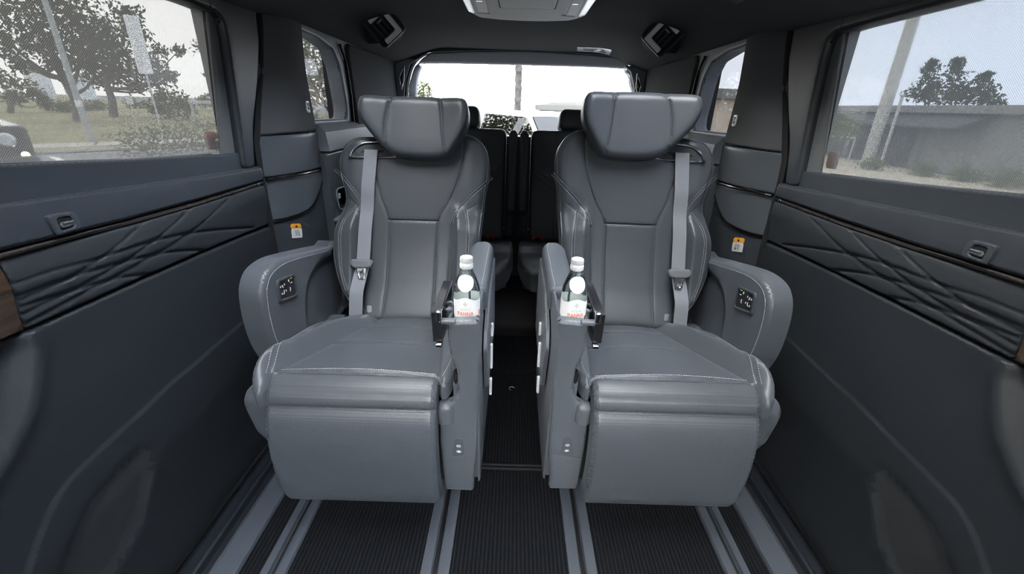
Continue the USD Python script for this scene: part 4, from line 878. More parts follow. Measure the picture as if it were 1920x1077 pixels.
# ------------------------------------------------------------------ water bottles in the cup wells
def bottle(x, y, z, turn, label):
    t = thing('water_bottle', label, 'bottle', (x, y, z), group='glass water bottles')
    prof = [(0, .002), (.024, .0), (.028, .003), (.029, .007), (.029, .066), (.0285, .073), (.0268, .082), (.0240, .091), (.0203, .100), (.0168, .108), (.0142, .115), (.0128, .121), (.0126, .130), (0, .130)]
    pr = interp([(b, a) for a, b in prof[1:-1]])
    body = smooth_line([(a, b) for a, b in prof[3:-1]], 4); body = np.vstack([prof[:3], body, [prof[-1]]])
    obj('glass_body', lathe(body, 48, (x, y, z)), 'bottle_glass', t, 'clear glass body filled with water', smooth=30)
    def wrap(u, v, h):
        rr = pr(v)+.0005+h; a = turn+u/np.maximum(pr(v), .004)
        return np.c_[x+rr*np.sin(a), y-rr*np.cos(a), z+v]
    n = 72; aa = np.linspace(-PI, PI, n+1); uu = aa*.0285
    top = .0545+.0055*np.cos(aa*2.0)*np.exp(-(aa/1.6)**2)+.0015*np.cos(4*aa)
    grid = np.linspace(0, 1, 10); lv = .004+(top-.004)[None]*grid[:, None]; lu = np.repeat(uu[None], 10, 0)
    v0 = wrap(lu.ravel(), lv.ravel(), np.zeros(lu.size))
    bl = obj('body_label', (v0, gridf(10, n+1)), 'white_label', t, 'white paper label with red and grey lettering', smooth=True)
    up_ = lambda u, v, h: wrap(u, v, h+.0003)
    obj('brand_lettering', textm('PANNA', .0082, lambda u, v, h: up_(u, v+.0185, h), .0003, True, xscale=.95), 'red_print', bl)
    obj('small_lettering', textm('ACQUA', .0048, lambda u, v, h: up_(u, v+.0305, h), .0003, False, xscale=.95), 'grey_print', bl)
    em = []
    for pts in ([(0, .0405), (0, .0520)], [(-.0035, .0465), (.0035, .0465)]): c = np.array(pts); em.append(tube(up_(np.linspace(c[0, 0], c[1, 0], 5), np.linspace(c[0, 1], c[1, 1], 5), np.zeros(5)), .0006, 5))
    for a in (0, PI/2, PI, 1.5*PI):
        c = np.array([0, .0465])+.0033*np.array([math.cos(a), math.sin(a)]); ring = np.array([c+[.0011*math.cos(b), .0011*math.sin(b)] for b in np.linspace(0, 2*PI, 9)[:-1]])
        em.append(tube(up_(ring[:, 0], ring[:, 1], np.zeros(8)), .0005, 5, True))
    obj('emblem', cat(*em), 'grey_print', bl)
    obj('label_mark', pad(rnd(rect(.034, .042, .012, .026), .002), lambda u, v, h: up_(u, v, h), r=.0001, t=.0003, res=.004, steps=1), 'red_print', bl)
    cir = Point(0, .0925).buffer(.0195, quad_segs=16); cir = shapely.affinity.scale(cir, 1.0, .92)
    obj('neck_label', pad(cir, wrap, r=.0001, t=.0004, res=.004, steps=1), 'white_label', t, 'round white neck label')
    cap = [(0, .147), (.0115, .147), (.0133, .1458), (.0137, .1435), (.0137, .1365), (.0131, .1352), (.0131, .134), (.0145, .132), (.0149, .129), (.0149, .1245), (.0142, .1215), (.0130, .1205), (.0125, .1205)]
    cp = obj('cap', lathe(cap[::-1], 40, (x, y, z)), 'white_cap', t, 'white screw cap')
    obj('cap_grip', cat(*[tube([(x+0.01375*math.cos(a), y+0.01375*math.sin(a), z+.1368), (x+0.01375*math.cos(a), y+0.01375*math.sin(a), z+.1432)], .00045, 4) for a in np.linspace(0, 2*PI, 40, endpoint=False)]), 'white_cap', cp, kind='stuff')
bottle(-.1165, .882, .6290, -.03, 'white capped glass water bottle in the cup well of the left seat console')
bottle(.1250, .889, .6300, .10, 'white capped glass water bottle in the cup well of the right seat console')

# ------------------------------------------------------------------ third row
def rear_seat(s, label):
    global MIR
    MIR = -s
    T = thing('rear_seat', label, 'seat', (-.34, 2.2, 0))
    ps = math.radians(15); bm = plane((0, 2.27, .40), (1, 0, 0), (0, math.sin(ps), math.cos(ps)), (0, -math.cos(ps), math.sin(ps)))
    P = rnd([(-.068, .0), (-.066, .575), (-.10, .585), (-.58, .585), (-.62, .50), (-.63, .0)], .02)
    band1, band2 = [(-.072, .43), (-.09, .395), (-.17, .335), (-.30, .27)], [(-.068, .385), (-.10, .345), (-.17, .30), (-.30, .235)]
    sg = [(smooth_line(band1, 6), .004, .004), (smooth_line(band2, 6), .004, .004), ([(-.205, .02), (-.205, .575)], .004, .004), ([(-.085, .42), (-.083, .57)], .003, .002), ([(-.072, .04), (-.085, .30)], .003, .002)]
    obj('backrest', pad(P, bm, r=.018, t=.10, res=.02, grooves=sg, prof=lambda u, v: .012*sm(.2, .26, -u)+.008*np.exp(-((v-.2)/.15)**2)), 'leather', T)
    obj('shoulder_button', cat(*[lathe([(0, .006), (.012, .005), (.015, 0), (.015, -.02)], 16, tuple(bm(np.array([u]), np.array([.585]), np.array([-.04]))[0])) for u in (-.115, -.165)]), 'plastic_dark', T)
    HR = rnd([(-.222, .585), (-.205, .60), (-.208, .66), (-.222, .695), (-.44, .695), (-.46, .65), (-.46, .585)], .03)
    obj('headrest', pad(HR, lambda u, v, h: bm(u, v, h+.02), r=.03, t=.08, res=.02), 'leather', T)
    for u in (-.28, -.39): obj('headrest_post', tube([bm(np.array([u]), np.array([v]), np.array([-.03]))[0] for v in (.55, .64)], .006, 8), 'satin_metal', T)
    # folded centre armrest
    A_ = rnd([(-.052, .155), (-.008, .150), (-.006, .555), (-.018, .575), (-.045, .572), (-.052, .55)], .010)
    obj('folded_armrest', pad(A_, lambda u, v, h: bm(u, v, h+.030), r=.012, t=.07, res=.012), 'leather', T, 'narrow folded armrest')
    obj('armrest_hinge', pad(rnd([(-.062, .02), (-.018, .02), (-.022, .135), (-.055, .135)], .006), lambda u, v, h: bm(u, v, h+.012), r=.006, t=.05, res=.02), 'plastic_dark', T)
    obj('hinge_screw', lathe([(0, .003), (.004, .002), (.005, 0)], 10, tuple(bm(np.array([-.066]), np.array([.06]), np.array([.012]))[0])), 'satin_metal', T)
    CP = rnd([(-.018, 2.26), (-.012, 2.02), (-.03, 1.96), (-.08, 1.935), (-.60, 1.935), (-.63, 2.0), (-.63, 2.30), (-.02, 2.30)], .02)
    cz = lambda y: np.interp(y, [1.9, 1.93, 1.96, 2.0, 2.08, 2.3], [.29, .33, .385, .415, .425, .39])
    obj('seat_cushion', pad(CP, lambda x, y, h: np.c_[x*1.0, y, cz(y)+h], r=.02, t=.10, res=.02, grooves=[([(-.205, 1.97), (-.205, 2.26)], .005, .004)]), 'leather', T)
    obj('cushion_front', hull([(-.020, 1.99, .36), (-.05, 1.945, .34), (-.60, 1.945, .34), (-.62, 2.0, .36), (-.045, 2.02, .22), (-.085, 1.985, .225), (-.58, 1.985, .225), (-.60, 2.1, .22), (-.04, 2.1, .25)]), 'leather', T)
    obj('seat_frame', rbox((-.58, 2.02, 0), (-.12, 2.36, .30), .02), 'seat_frame', T)
    for k, u in enumerate((-.118, -.150) if s < 0 else (-.095, -.14)):
        b = obj('buckle', rbox((u-.011, 2.235, .395), (u+.011, 2.262, .432), .004), 'black_print', T)
        obj('release_button', rbox((u-.007, 2.230, .420), (u+.007, 2.250, .4335), .002), 'red_button', b, 'red release button')
    MIR = 1
rear_seat(-1, 'third row leather seat on the left, behind the left captain seat')
rear_seat(1, 'third row leather seat on the right, behind the right captain seat')

# ------------------------------------------------------------------ outside
G = -.45
def flat(name, poly, z, m, parent=None, **k): return obj(name, pad(Polygon(poly).buffer(0), plane((0, 0, z), (1, 0, 0), (0, 1, 0)), r=.004, t=.05, res=500, edge=3.0, steps=1, back=False), m, parent, **k)
ang = np.linspace(0, 2*PI, 60)[:-1]
flat('ground', [(260*math.cos(a), 260*math.sin(a)) for a in ang], G-.02, 'asphalt', kind='structure', label='grey asphalt of the street around the van')
d1, n1 = np.array([.60, .80]), np.array([-.80, .60])                 # along and across the street on the left
e0 = np.array([-11.6, 12.67])
def strip_l(a, b, s0=-60, s1=24): return [tuple(e0+d1*s0+n1*a), tuple(e0+d1*s1+n1*a), tuple(e0+d1*s1+n1*b), tuple(e0+d1*s0+n1*b)]
flat('grass_verge', strip_l(0.1, 1.55), G, 'grass', label='narrow grass verge between the street and the footpath on the left', cat='grass', kind='stuff')
flat('footpath', strip_l(1.55, 2.9), G+.01, 'paving', kind='structure', label='pale footpath along the park on the left')
flat('park_lawn', strip_l(2.9, 160, -120, 24), G, 'grass', label='wide dry lawn of the park beyond the footpath on the left', cat='grass', kind='stuff')
flat('kerb', strip_l(-.08, .1), G+.05, 'concrete', kind='structure', label='concrete kerb of the street on the left')
for k in range(3):
    o = e0+d1*(-1.3-2.6*k)-n1*(.9+.25*k)
    flat('road_marking', [tuple(o), tuple(o+d1*.12), tuple(o+d1*.12-n1*1.6), tuple(o-n1*1.6)], G+.001, 'sign_white', label='thin white parking bay line on the asphalt left of the van', cat='road marking', group='white parking bay lines')

def tree(name, label, base, tops, blobs, leaf, cat_='tree', group=None, trunk=.16, dens=260, size=.15, seed=0):
    r_ = np.random.default_rng(seed); base = np.array(base)
    T = thing(name, label, cat_, base, group=group)
    if tops:
        p = np.array([base]+[list(t) for t in tops]); q = smooth_line(p, 6)
        wood = [tube(q, np.linspace(trunk, trunk*.45, len(q)), 10)]
        for b in blobs:
            b = np.array(b); a = q[int(len(q)*r_.uniform(.45, .95))]; m = (a+b[:3])/2+[0, 0, -.12*np.linalg.norm(b[:3]-a)]
            wood.append(tube(smooth_line([a, m, b[:3]], 4), np.linspace(trunk*.35, trunk*.08, 9), 5))
        obj('trunk', cat(*wood), 'bark', T)
    V, F = [], []; k = 0
    for bx, by, bz, br in blobs:
        n = int(dens*max(br, .35)**1.6)+30
        d = r_.normal(size=(n, 3)); d /= np.linalg.norm(d, axis=1, keepdims=True); rad = br*r_.uniform(.15, 1.08, n)**.6*(1.5 if br < .45 else 1.0)
        lump = .55+.9*meshkit.noise(d*2.4+seed*7+np.array([bx, by, bz]), seed)
        c = np.array([bx, by, bz])+d*(rad*lump)[:, None]*[1, 1, .78]
        u = r_.normal(size=(n, 3)); u /= np.linalg.norm(u, axis=1, keepdims=True); w = np.cross(u, r_.normal(size=(n, 3))); w /= np.linalg.norm(w, axis=1, keepdims=True)
        s = size*r_.uniform(.5, 1.25, n)[:, None]
        q = np.stack([c-u*s, c+w*s*.42, c+u*s, c-w*s*.42], 1).reshape(-1, 3); V.append(q)
        i = np.arange(n)*4+k; F += [np.stack([i, i+1, i+2], 1), np.stack([i, i+2, i+3], 1)]; k += 4*n
    obj('foliage', (np.vstack(V), np.vstack(F)), leaf, T, kind='stuff', smooth=False)
    return T
TR = 'park trees behind the left window'
tree('park_tree', 'large dark leaning tree, its thick trunk just right of the tall grey pole', [-23.46, 24.62, G], [[-23.35, 24.7, .5], [-23.5, 24.6, 1.6], [-23.6, 24.4, 2.9]],
     [[-23.29, 23.05, 4.19, 1.03], [-23.42, 24.95, 4.61, 1.23], [-22.12, 25.01, 4.31, 1.11], [-24.34, 24.46, 3.36, 1.], [-23.59, 25.33, 3.36, 1.08], [-23.11, 22.06, 2.68, .8], [-20.91, 23.82, 3.15, .87], [-24., 26.32, 2.44, .93], [-22.86, 23.61, 2.26, .5], [-21.54, 24.67, 2.38, .67], [-26.19, 25.24, 2.17, .45], [-21.73, 25.98, 3.99, .78], [-23.61, 26.66, 5.97, 1.4], [-23.7, 24.24, 5.67, 1.27], [-24.4, 22.2, 4.6, 1.0], [-24.2, 22.4, 3.4, .7]], 'leaf_dark', group=TR, trunk=.30, size=.17, seed=1)
tree('park_tree', 'dark spreading tree behind the tall white sign in the park', [-27.0, 30.86, G], [[-26.9, 31, .6], [-26.85, 31.0, 1.79], [-26.24, 31.52, 3.4]],
     [[-26.95, 31.97, 4.04, 1.16], [-24.72, 30.17, 3.02, 1.06], [-25.74, 32.92, 4.81, 1.05], [-27.85, 32.93, 2.19, 1.04], [-25.61, 32.21, 2.21, .9], [-25.67, 33.74, 2.97, .91], [-25.26, 33.55, 1.96, .8], [-22.65, 31.14, 2.24, .45], [-28.23, 31.76, 1.79, .8], [-26.12, 32.3, 1.38, .6], [-24.6, 31.38, 5.51, .92], [-21.94, 31.41, 3.67, .26], [-25.58, 34.7, 3.9, .4]], 'leaf_dark', group=TR, trunk=.26, size=.18, seed=2)
tree('park_tree', 'mid green rounded tree at the far left edge of the park, above the black car', [-34.03, 30.98, G], [[-33.76, 31.27, .96]],
     [[-33.66, 31.11, 1.6, .74], [-34.32, 32.73, 1.15, .85], [-34.69, 33.83, .72, .59], [-34.78, 32.19, .45, .64], [-34.68, 34.23, .3, .45]], 'leaf_mid', group=TR, trunk=.18, size=.17, seed=3)
tree('park_tree', 'low bushy grey green tree between the white sign and the bus shelter', [-22.94, 30.31, G], [[-22.8, 30.42, .31]],
     [[-22.7, 29.79, .94, .64], [-23.33, 32.01, .79, .83], [-21.84, 30.75, .33, .6], [-24.36, 32.14, .08, .6], [-24.64, 31.54, .08, .5], [-21.06, 29.04, -.01, .4]], 'leaf_mid', group=TR, trunk=.14, size=.15, seed=4)
tree('park_tree', 'slender tree with sparse leaf clusters, close to the rear edge of the left window', [-15.88, 25.47, G], [[-15.64, 25.61, 2.63], [-15.69, 25.58, 4.1]],
     [[-15.2, 24.09, 4.03, .33], [-15.67, 24.19, 3.23, .34], [-16.91, 27.13, 3.77, .38], [-15.47, 25.4, 4.56, .29], [-16.33, 25.81, 2.63, .37], [-15.76, 24.55, 2.05, .25], [-15.57, 25.69, 3.14, .46], [-14.77, 25.57, 3.89, .55], [-14.73, 25.43, 2.39, .63]], 'leaf_dark', group=TR, trunk=.08, size=.12, seed=5)
tree('reflection_tree', 'pale tree standing in for the milky reflection on the left rear quarter window', [-6.2, 15.6, G], [[-6.2, 15.6, 1.0]], [[-6.0, 15.4, 1.9, 1.2], [-7.2, 15.9, 1.4, .9], [-5.2, 15.9, 1.3, .7], [-6.9, 15.2, 2.6, .9], [-5.6, 16.2, .6, .8], [-7.4, 16, .4, .7]], 'leaf_reflection', dens=420, size=.12, trunk=.1, seed=33)  # added tree, its pale leaves stand in for the reflection on the glass
HB = 'shrubs on the skyline of the park'
tree('far_shrub', 'small grey shrub on the skyline left of the leaning trunk', [-34.4, 34.9, G], [], [[-34.49, 34.22, -.14, .5], [-34., 34.7, -.24, .5], [-35.05, 36.67, -.1, .5], [-34.9, 35.6, -.1, .5]], 'leaf_grey', 'shrub', HB, seed=6)
tree('far_shrub', 'small grey shrub on the skyline between the two dark trunks', [-36.4, 40.1, G], [], [[-36.12, 39.25, -.15, .55], [-36.8, 41.06, -.1, .55], [-36.4, 40.2, 0, .5]], 'leaf_grey', 'shrub', HB, seed=7)
tree('far_hedge', 'long grey green hedge on the skyline behind the bus shelter', [-35., 48.5, G], [], [[-40.08, 48.62, 0, .8], [-39.96, 50.16, -.1, .7], [-38, 49.5, 0, .8], [-36.2, 50, .2, .8], [-34.3, 50.99, .44, .7], [-32.8, 49.2, .5, .8], [-31.29, 47.86, .7, .8], [-30.2, 47, .5, .8]], 'leaf_grey', 'hedge', seed=8)
lowb = [(-9.6, 11.3), (-9.1, 11.8), (-8.7, 12.5), (-8.5, 13.3), (-9.4, 12.6), (-8.2, 14.1), (-9.9, 12.2), (-8.9, 14.4), (-7.7, 14.6), (-9.3, 13.6)]
tree('scrub', 'low wispy grey scrub just outside the left window, by the red notice', [-8.9, 13, G], [], [[x-.15, y+.2, -.18+.12*(i % 3), .42] for i, (x, y) in enumerate(lowb)], 'leaf_grey', 'scrub', size=.07, dens=520, seed=9)

t = thing('lamp_post', 'tall pale grey pole standing on the verge left of the white sign', 'pole', (-13.94, 14.79, G))
obj('shaft', tube([(-13.94, 14.79, G), (-13.94, 14.79, 2.5), (-13.94, 14.79, 8)], [.085, .075, .055], 14), 'pole_green', t)
obj('base_sleeve', tube([(-13.94, 14.79, G), (-13.94, 14.79, .25)], [.105, .10], 14), 'concrete', t)
obj('band', tube([(-13.94, 14.79, .62), (-13.94, 14.79, .80)], .090, 14), 'sign_white', t)
obj('lamp_arm', tube(smooth_line([(-13.94, 14.79, 7.9), (-13.4, 14.3, 8.4), (-12.3, 13.4, 8.5)], 6), .04, 8), 'pole_green', t)
def sign(name, label, foot, w, z0, z1, mt, face, rail=.03):
    t = thing(name, label, 'sign', (*foot, G)); f = np.array([*foot, 0.])
    U = np.array([.71, .70, 0.]); N = np.array([.70, -.71, 0.])
    obj('post', tube([f+[0, 0, G], f+[0, 0, z1-.02]], rail, 10), 'pole_grey', t)
    pm = plane(f+N*.035, U, (0, 0, 1), N)
    obj('board', pad(rnd(rect(-w/2, w/2, z0, z1), .03), pm, r=.006, t=.02, res=.5, steps=2), mt, t)
    if face:
        for k, (a, b) in enumerate(((z1-.55, z1-.12), (z0+.62, z1-.66), (z0+.12, z0+.52))):
            obj('panel_line', pad(rect(-w*.34, w*.34, (a+b)/2-.012, (a+b)/2+.012), lambda u, v, h: pm(u, v, h+.002), r=.0005, t=.002, res=.5, steps=1), 'sign_back', t)
    return t
sign('street_sign', 'tall narrow white sign board on a thin post beside the street on the left', (-11.45, 14.69), .36, 1.62, 3.17, 'sign_white', True)
sign('street_sign', 'small square sign on a thin post far back on the lawn', (-17.1, 20.58), .22, .60, .95, 'sign_back', False, .022)
t = thing('bus_shelter', 'open grey frame of a bus shelter at the rear end of the left window view', 'bus shelter', (-15.5, 23.1, G))
for x, y in ((-15.95, 22.81), (-14.6, 23.7), (-16.6, 23.8), (-15.3, 24.7)): obj('post', rbox((x-.05, y-.05, G), (x+.05, y+.05, .70), .01), 'pole_green', t)
obj('roof', pad([(-16.0, 22.7), (-14.4, 23.75), (-15.15, 24.85), (-16.75, 23.8)], plane((0, 0, .80), (1, 0, 0), (0, 1, 0)), r=.01, t=.13, res=.6), 'pole_grey', t)
obj('bench', rbox((-16.1, 23.7, -.05), (-15.4, 23.95, .02), .01), 'concrete', t)
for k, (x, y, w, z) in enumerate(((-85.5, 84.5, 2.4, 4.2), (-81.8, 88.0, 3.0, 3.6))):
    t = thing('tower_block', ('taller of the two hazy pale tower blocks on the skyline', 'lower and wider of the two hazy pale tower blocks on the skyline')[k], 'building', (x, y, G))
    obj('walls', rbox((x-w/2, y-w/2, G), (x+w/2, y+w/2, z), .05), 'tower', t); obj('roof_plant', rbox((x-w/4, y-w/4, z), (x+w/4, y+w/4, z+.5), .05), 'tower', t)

# black off-roader on the left, seen at its front corner
def car(name, label, mp, paint, parts):
    t = thing(name, label, 'car', mp((0, 0, 0))); return t
cf_ = np.array([.80, -.60, 0]); cl_ = np.array([.60, .80, 0]); co = np.array([-6.97, 6.50, G])-cl_*.93
cp = lambda a, b, z: co+cl_*a-cf_*b+np.array([0, 0, z])               # a: across (to our right), b: back from the bumper, z: above the road
def cbox(a0, a1, b0, b1, z0, z1, r=.05, taper=0.):
    ps = [cp(a*(1-taper*(z == z1)), b+(taper*1.2 if (z == z1 and b == b0) else 0), z) for a in (a0, a1) for b in (b0, b1) for z in (z0, z1)]
    return trimesh.convex.convex_hull(np.concatenate([p+_sph.vertices*r for p in ps]))
t = thing('offroad_car', 'black off-roader with round headlight and amber indicator at the left edge of the street', 'car', co)
obj('body', cbox(-.86, .86, .12, 3.9, .52, 1.0), 'car_black', t); obj('bonnet', cbox(-.62, .62, .16, 1.4, 1.02, 1.10, .04), 'car_black', t)
obj('grille_panel', cbox(-.84, .84, .03, .14, .62, 1.02, .03), 'car_black', t); obj('front_bumper', cbox(-.86, .86, -.15, .05, .44, .60, .05), 'plastic_dark', t)
obj('cabin', cbox(-.74, .74, 1.55, 3.8, 1.05, 1.78, .06, .06), 'car_black', t)
obj('windscreen', hull([cp(a, b, z) for a, z, b in ((-.62, 1.12, 1.44), (.62, 1.12, 1.44), (.55, 1.66, 1.52), (-.55, 1.66, 1.52), (.55, 1.66, 1.56), (-.55, 1.12, 1.50))]), 'car_glass', t)
for a in (-.66, .66):
    R_ = np.array([cp(a, -.04, .865)]); N_ = cf_; U_ = cl_; pm = plane(R_[0], U_, (0, 0, 1), N_)
    obj('headlight', pad(Point(0, 0).buffer(.105), pm, r=.04, t=.08, res=.04), 'chrome', t); obj('headlight_glass', pad(Point(0, 0).buffer(.088), lambda u, v, h: pm(u, v, h+.008), r=.03, t=.01, res=.03), 'lens', t)
    obj('wheel', tube([cp(a*1.15-.12, .85, .38), cp(a*1.15+.12, .85, .38)], .38, 20), 'tyre', t); obj('wheel', tube([cp(a*1.15-.12, 3.3, .38), cp(a*1.15+.12, 3.3, .38)], .38, 20), 'tyre', t)
    obj('wheel_arch', cbox(a*1.2-.1, a*1.2+.1, .45, 1.25, .78, .86, .04), 'plastic_dark', t)
    pm2 = plane(cp(a*1.20, -.03, .66), U_, (0, 0, 1), N_)
    obj('indicator', pad(Point(0, 0).buffer(.045), pm2, r=.01, t=.2, res=.03), 'lamp_glow', t, 'lit amber indicator lamp')

# right-hand side: long low building with awning, poles and shrubs
bx0, bx1 = np.array([14.4, 27.0]), np.array([12.2, 6.0]); bd = (bx1-bx0)/np.linalg.norm(bx1-bx0); bn = np.array([-bd[1], bd[0]])
if bn[0] > 0: bn = -bn
def wallp(s, z, h): return np.c_[bx0[0]+bd[0]*s+bn[0]*h, bx0[1]+bd[1]*s+bn[1]*h, z]
Ld = float(np.linalg.norm(bx1-bx0))
t = thing('long_building', 'long low dark grey building with flat roof outside the right window', 'building', (13.3, 16, G))
obj('wall', pad(rect(0, 12.2, G, 1.20), wallp, r=.005, t=3.0, res=3, steps=1), 'wall_dark', t)
obj('pale_wall', pad(rect(12.3, Ld, G, 1.25), wallp, r=.005, t=3.0, res=3, steps=1), 'wall_grey', t)
obj('roof_edge', pad(rect(0, Ld, 1.24, 1.46), lambda s, z, h: wallp(s, z, h+.25), r=.01, t=3.2, res=3, steps=2), 'wall_grey', t)
obj('awning', hull([wallp(np.array([s]), np.array([z]), np.array([h]))[0] for s, z, h in ((9.2, 1.22, .1), (14.6, 1.22, .1), (9.0, .86, .75), (14.3, .86, .75), (9.2, 1.18, .1), (14.6, 1.18, .1), (9.0, .82, .75), (14.3, .82, .75))]), 'awning', t, 'dark sloping awning')
for s in (3.0, 6.0, 8.6, 12.25, 16, 18.5): obj('pier', pad(rect(s-.12, s+.12, G, 1.22), lambda a, z, h: wallp(a, z, h+.10), r=.01, t=.12, res=2, steps=2), 'wall_grey', t)
flat('ground_strip', [(8.3, 27), (12.6, 27), (12.9, 4), (8.6, 4)][::-1], G, 'dirt', kind='structure', label='pale dry earth strip in front of the long building on the right')
t = thing('far_wall', 'beige wall with a grey roof band seen through the right quarter window', 'building', (10.3, 24.5, G))
obj('wall', rbox((8.2, 24.6, G), (12.8, 24.9, 1.70), .02), 'wall_beige', t); obj('roof_band', rbox((8.0, 24.3, 1.70), (13.0, 25.2, 2.18), .03), 'wall_grey', t)
t = thing('power_pole', 'thick pale pole rising past the top of the right window', 'pole', (12.2, 15.6, G)); obj('shaft', tube([(12.24, 15.61, G), (12.2, 15.64, 3), (12.1, 15.7, 9)], [.19, .17, .14], 16), 'pole_grey', t); obj('base', rbox((11.98, 15.35, G), (12.5, 15.87, G+.1), .02), 'concrete', t)
t = thing('marker_post', 'thin pale post right beside the thick pole on the right', 'post', (12.25, 15.05, G)); obj('shaft', tube([(12.27, 15.05, G), (12.23, 15.08, 1.72)], .045, 10), 'pole_grey', t); obj('cap', rbox((12.17, 15.02, 1.70), (12.29, 15.14, 1.76), .01), 'pole_grey', t)
t = thing('hand_rail', 'pale low rail in front of the dark wall, left of the thick pole', 'rail', (11.4, 16.8, G))
obj('rail', tube([(10.6, 17.6, .38), (12.0, 16.2, .36)], .03, 8), 'pole_grey', t)
for k in (0., .5, 1.): p = np.array([10.6, 17.6])*(1-k)+np.array([12.0, 16.2])*k; obj('post', tube([(*p, G), (*p, .38)], .03, 8), 'pole_grey', t)
FR = 'trees behind the long building'
tree('conifer', 'leftmost pointed conifer behind the long building', [21.86, 24.71, G], [[21.65, 24.89, 2.17]], [[21.82, 25.68, 3.48, .27], [21.99, 25.81, 2.98, .38], [22.2, 25.47, 2.59, .49], [21.58, 25.13, 2.17, .48], [21.41, 25.65, 2.31, .33], [21.61, 24.16, 2.03, .36], [21.76, 25.66, 3.78, .16]], 'leaf_mid', group=FR, dens=500, size=.13, trunk=.1, seed=11)
tree('conifer', 'tallest pointed conifer in the middle behind the long building', [23.29, 24.75, G], [[23.09, 24.94, 2.21]], [[22.82, 25.39, 3.61, .26], [22.51, 24.88, 3.08, .36], [22.47, 24.3, 2.56, .46], [23.42, 25.61, 2.24, .49], [24.05, 25.41, 2.12, .38], [22.14, 24.67, 3.78, .15]], 'leaf_mid', group=FR, dens=500, size=.13, trunk=.1, seed=12)
tree('conifer', 'rightmost rounded tree of the three behind the long building', [24.64, 24.84, G], [[24.49, 24.99, 2.]], [[24.69, 25.67, 3.05, .27], [24.32, 24.89, 2.63, .37], [23.85, 24.59, 2.23, .42], [24.43, 24.43, 2.12, .37], [25.34, 24.94, 1.9, .27], [24.91, 25.67, 3.32, .16]], 'leaf_mid', group=FR, dens=500, size=.13, trunk=.1, seed=13)
tree('garden_tree', 'bright green bush at the rear edge of the right window', [10.98, 15.5, G], [[10.89, 15.55, .7]], [[10.48, 15.21, .95, .23], [11.13, 15.55, .79, .3], [10.44, 15.24, .62, .26], [11.14, 15.69, .53, .3]], 'leaf_green', 'bush', dens=520, size=.08, trunk=.05, seed=14)
names = ['leftmost small round shrub at the foot of the thick pole', 'small round shrub in front of the dark wall, second from the thick pole', 'small round shrub in front of the pale wall, next to the largest one', 'largest round shrub in front of the pale wall, at the right picture edge']
for k, (x, y, r_) in enumerate(((11.07, 13.99, .22), (11.6, 12.77, .24), (11.95, 11.95, .22), (12.02, 11.0, .30))):
    tree('round_shrub', names[k], [x, y, G], [], [[x, y, G+r_*.8, r_], [x+.1, y-.1, G+r_*.6, r_*.8]], 'leaf_green', 'shrub', 'round shrubs along the building on the right', dens=700, size=.06, seed=20+k)

# behind the van: car park with a silver car, canopies, a palm trunk and a lamp pole
t = thing('parked_car', 'silver car parked behind the van, seen through the rear window', 'car', (.9, 7.6, G))
cC, cl2, cb2 = np.array([.16, 6.50]), np.array([.88, .475]), np.array([-.475, .88])   # cabin corner nearest the van; across the car; back along its side
cq = lambda a, b, z: np.array([*(cC+cl2*a+cb2*b), G+z])
def chull(pts, r=.05): return trimesh.convex.convex_hull(np.concatenate([cq(*p)+_sph.vertices*r for p in pts]))
box8 = lambda a0, a1, b0, b1, z0, z1: [(a, b, z) for a in (a0, a1) for b in (b0, b1) for z in (z0, z1)]
obj('body', chull(box8(-.10, 1.62, -1.35, 3.0, .36, .92), .10), 'car_silver', t)
obj('bonnet', chull(box8(-.02, 1.54, -1.3, -.35, .90, .98), .07), 'car_silver', t)
obj('roof', chull([(.06, .06, 1.40), (1.46, .06, 1.40), (.10, 1.7, 1.40), (1.42, 1.7, 1.40)], .045), 'car_silver', t)
obj('windscreen', hull([cq(a, b, z) for a, b, z in ((.02, -.48, .98), (1.5, -.48, .98), (1.44, .03, 1.40), (.08, .03, 1.40), (.08, .06, 1.38), (.02, -.44, .98))]), 'car_glass', t)
obj('side_window', hull([cq(a, b, z) for a, b, z in ((-.04, -.36, .98), (.03, .08, 1.40), (.06, 1.62, 1.40), (-.04, 1.85, .98), (-.02, -.36, .98), (.06, .08, 1.40))]), 'car_glass', t)
for a, d in ((-.03, -1), (1.55, 1)): obj('windscreen_pillar', tube([cq(a, -.47, .96), cq(a+.02*-d, -.22, 1.20), cq(a-.05*d, .05, 1.42)], .034, 8), 'car_silver', t)
obj('rear_pillar', chull([(0, 1.75, .95), (.06, 1.62, 1.40), (1.5, 1.75, .95), (1.44, 1.62, 1.40), (0, 2.3, .95), (1.5, 2.3, .95)], .04), 'car_silver', t)
obj('side_mirror', chull(box8(-.24, -.12, -.30, -.22, 1.0, 1.08), .03), 'car_silver', t)
for a in (-.10, 1.58):
    for b in (-.75, 2.1): obj('wheel', tube([cq(a-.1, b, .32), cq(a+.1, b, .32)], .32, 20), 'tyre', t)
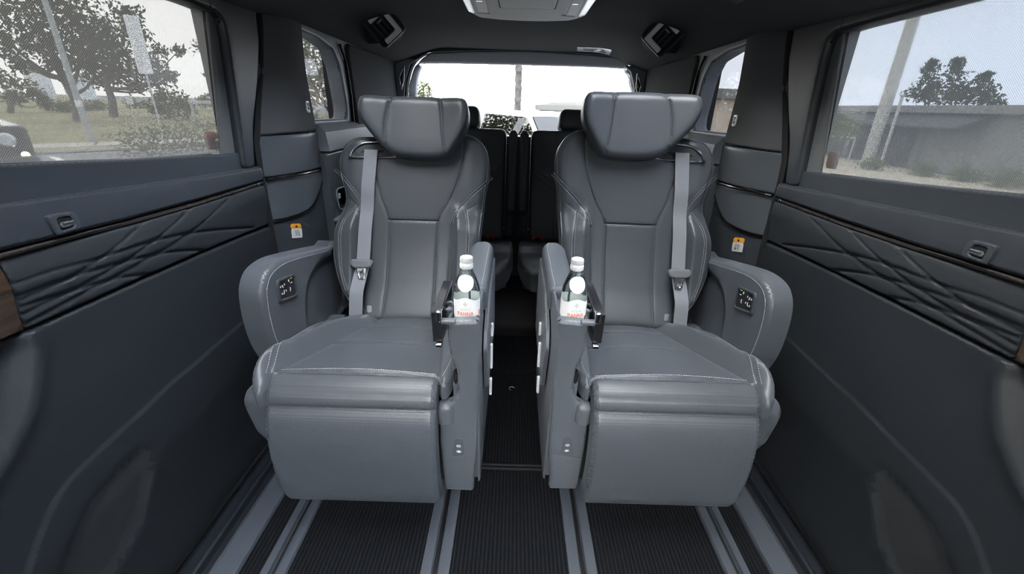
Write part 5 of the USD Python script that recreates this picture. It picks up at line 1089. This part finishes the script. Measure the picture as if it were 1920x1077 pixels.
for k, (x0, x1, y0, y1, z, lb) in enumerate(((.75, 3.8, 15, 19, 1.16, 'nearer flat canopy roof behind the silver car'), (1.9, 6.0, 24, 28, 1.30, 'farther flat canopy roof with a white box under it'))):
    t = thing('car_park_canopy', lb, 'canopy', ((x0+x1)/2, (y0+y1)/2, G))
    obj('roof', hull([(x0, y0, z-.22), (x1, y0, z-.22), (x0, y1, z-.22), (x1, y1, z-.22), (x0+.1, y0+.2, z-.05), (x1, y0+.2, z-.05), ((x0+x1)/2, (y0+y1)/2, z+.12), (x0, y1, z-.05), (x1, y1, z-.05)]), 'canopy_roof', t)
    obj('fascia', rbox((x0, y0-.04, z-.42), (x1, y0, z-.20), .01), 'canopy_grey', t); obj('soffit', rbox((x0, y0, z-.44), (x1, y1, z-.40), .01), 'canopy_edge', t)
    for x in (x0+.4, x1-.3): obj('post', tube([(x, y0+.6, G), (x, y0+.6, z-.4)], .07, 10), 'pole_grey', t)
    if k: obj('hanging_box', rbox((1.95, 23.7, .66), (2.5, 24.0, .92), .02), 'sign_back', t)
t = thing('palm_trunk', 'rough grey palm trunk rising in the middle of the rear window', 'palm', (0.03, 22, G))
zs = np.linspace(G, 6.5, 44); rad = .15+.018*np.sin(np.arange(44)*2.4)
obj('trunk', tube([(.02+.03*math.sin(z), 22, z) for z in zs], rad, 12), 'palm_bark', t)
obj('fronds', cat(*[tube(smooth_line([(.03, 22, 6.4), (.03+.9*math.cos(a), 22+.9*math.sin(a), 7.0), (.03+2*math.cos(a), 22+2*math.sin(a), 6.2)], 5), np.r_[np.linspace(.09, .02, 11)], 5) for a in np.linspace(0, 2*PI, 13)[:-1]]), 'leaf_mid', t, kind='stuff')
t = thing('lamp_pole', 'thin straight lamp pole near the left end of the rear window', 'pole', (-3.7, 22, G)); obj('shaft', tube([(-3.67, 22, G), (-3.67, 22, 7)], [.07, .045], 10), 'pole_grey', t); obj('lamp_head', rbox((-3.75, 21.4, 6.95), (-3.59, 22.1, 7.05), .02), 'pole_grey', t)
tree('street_tree', 'pale green tree at the left corner of the rear window', [-5.0, 25, G], [[-4.95, 25, 1.0]], [[-4.95, 25, 1.7, .55], [-5.3, 25.4, 1.3, .6], [-4.5, 24.8, 1.1, .45], [-5.6, 25, 1.9, .45]], 'leaf_mid', trunk=.1, dens=300, size=.1, seed=31)
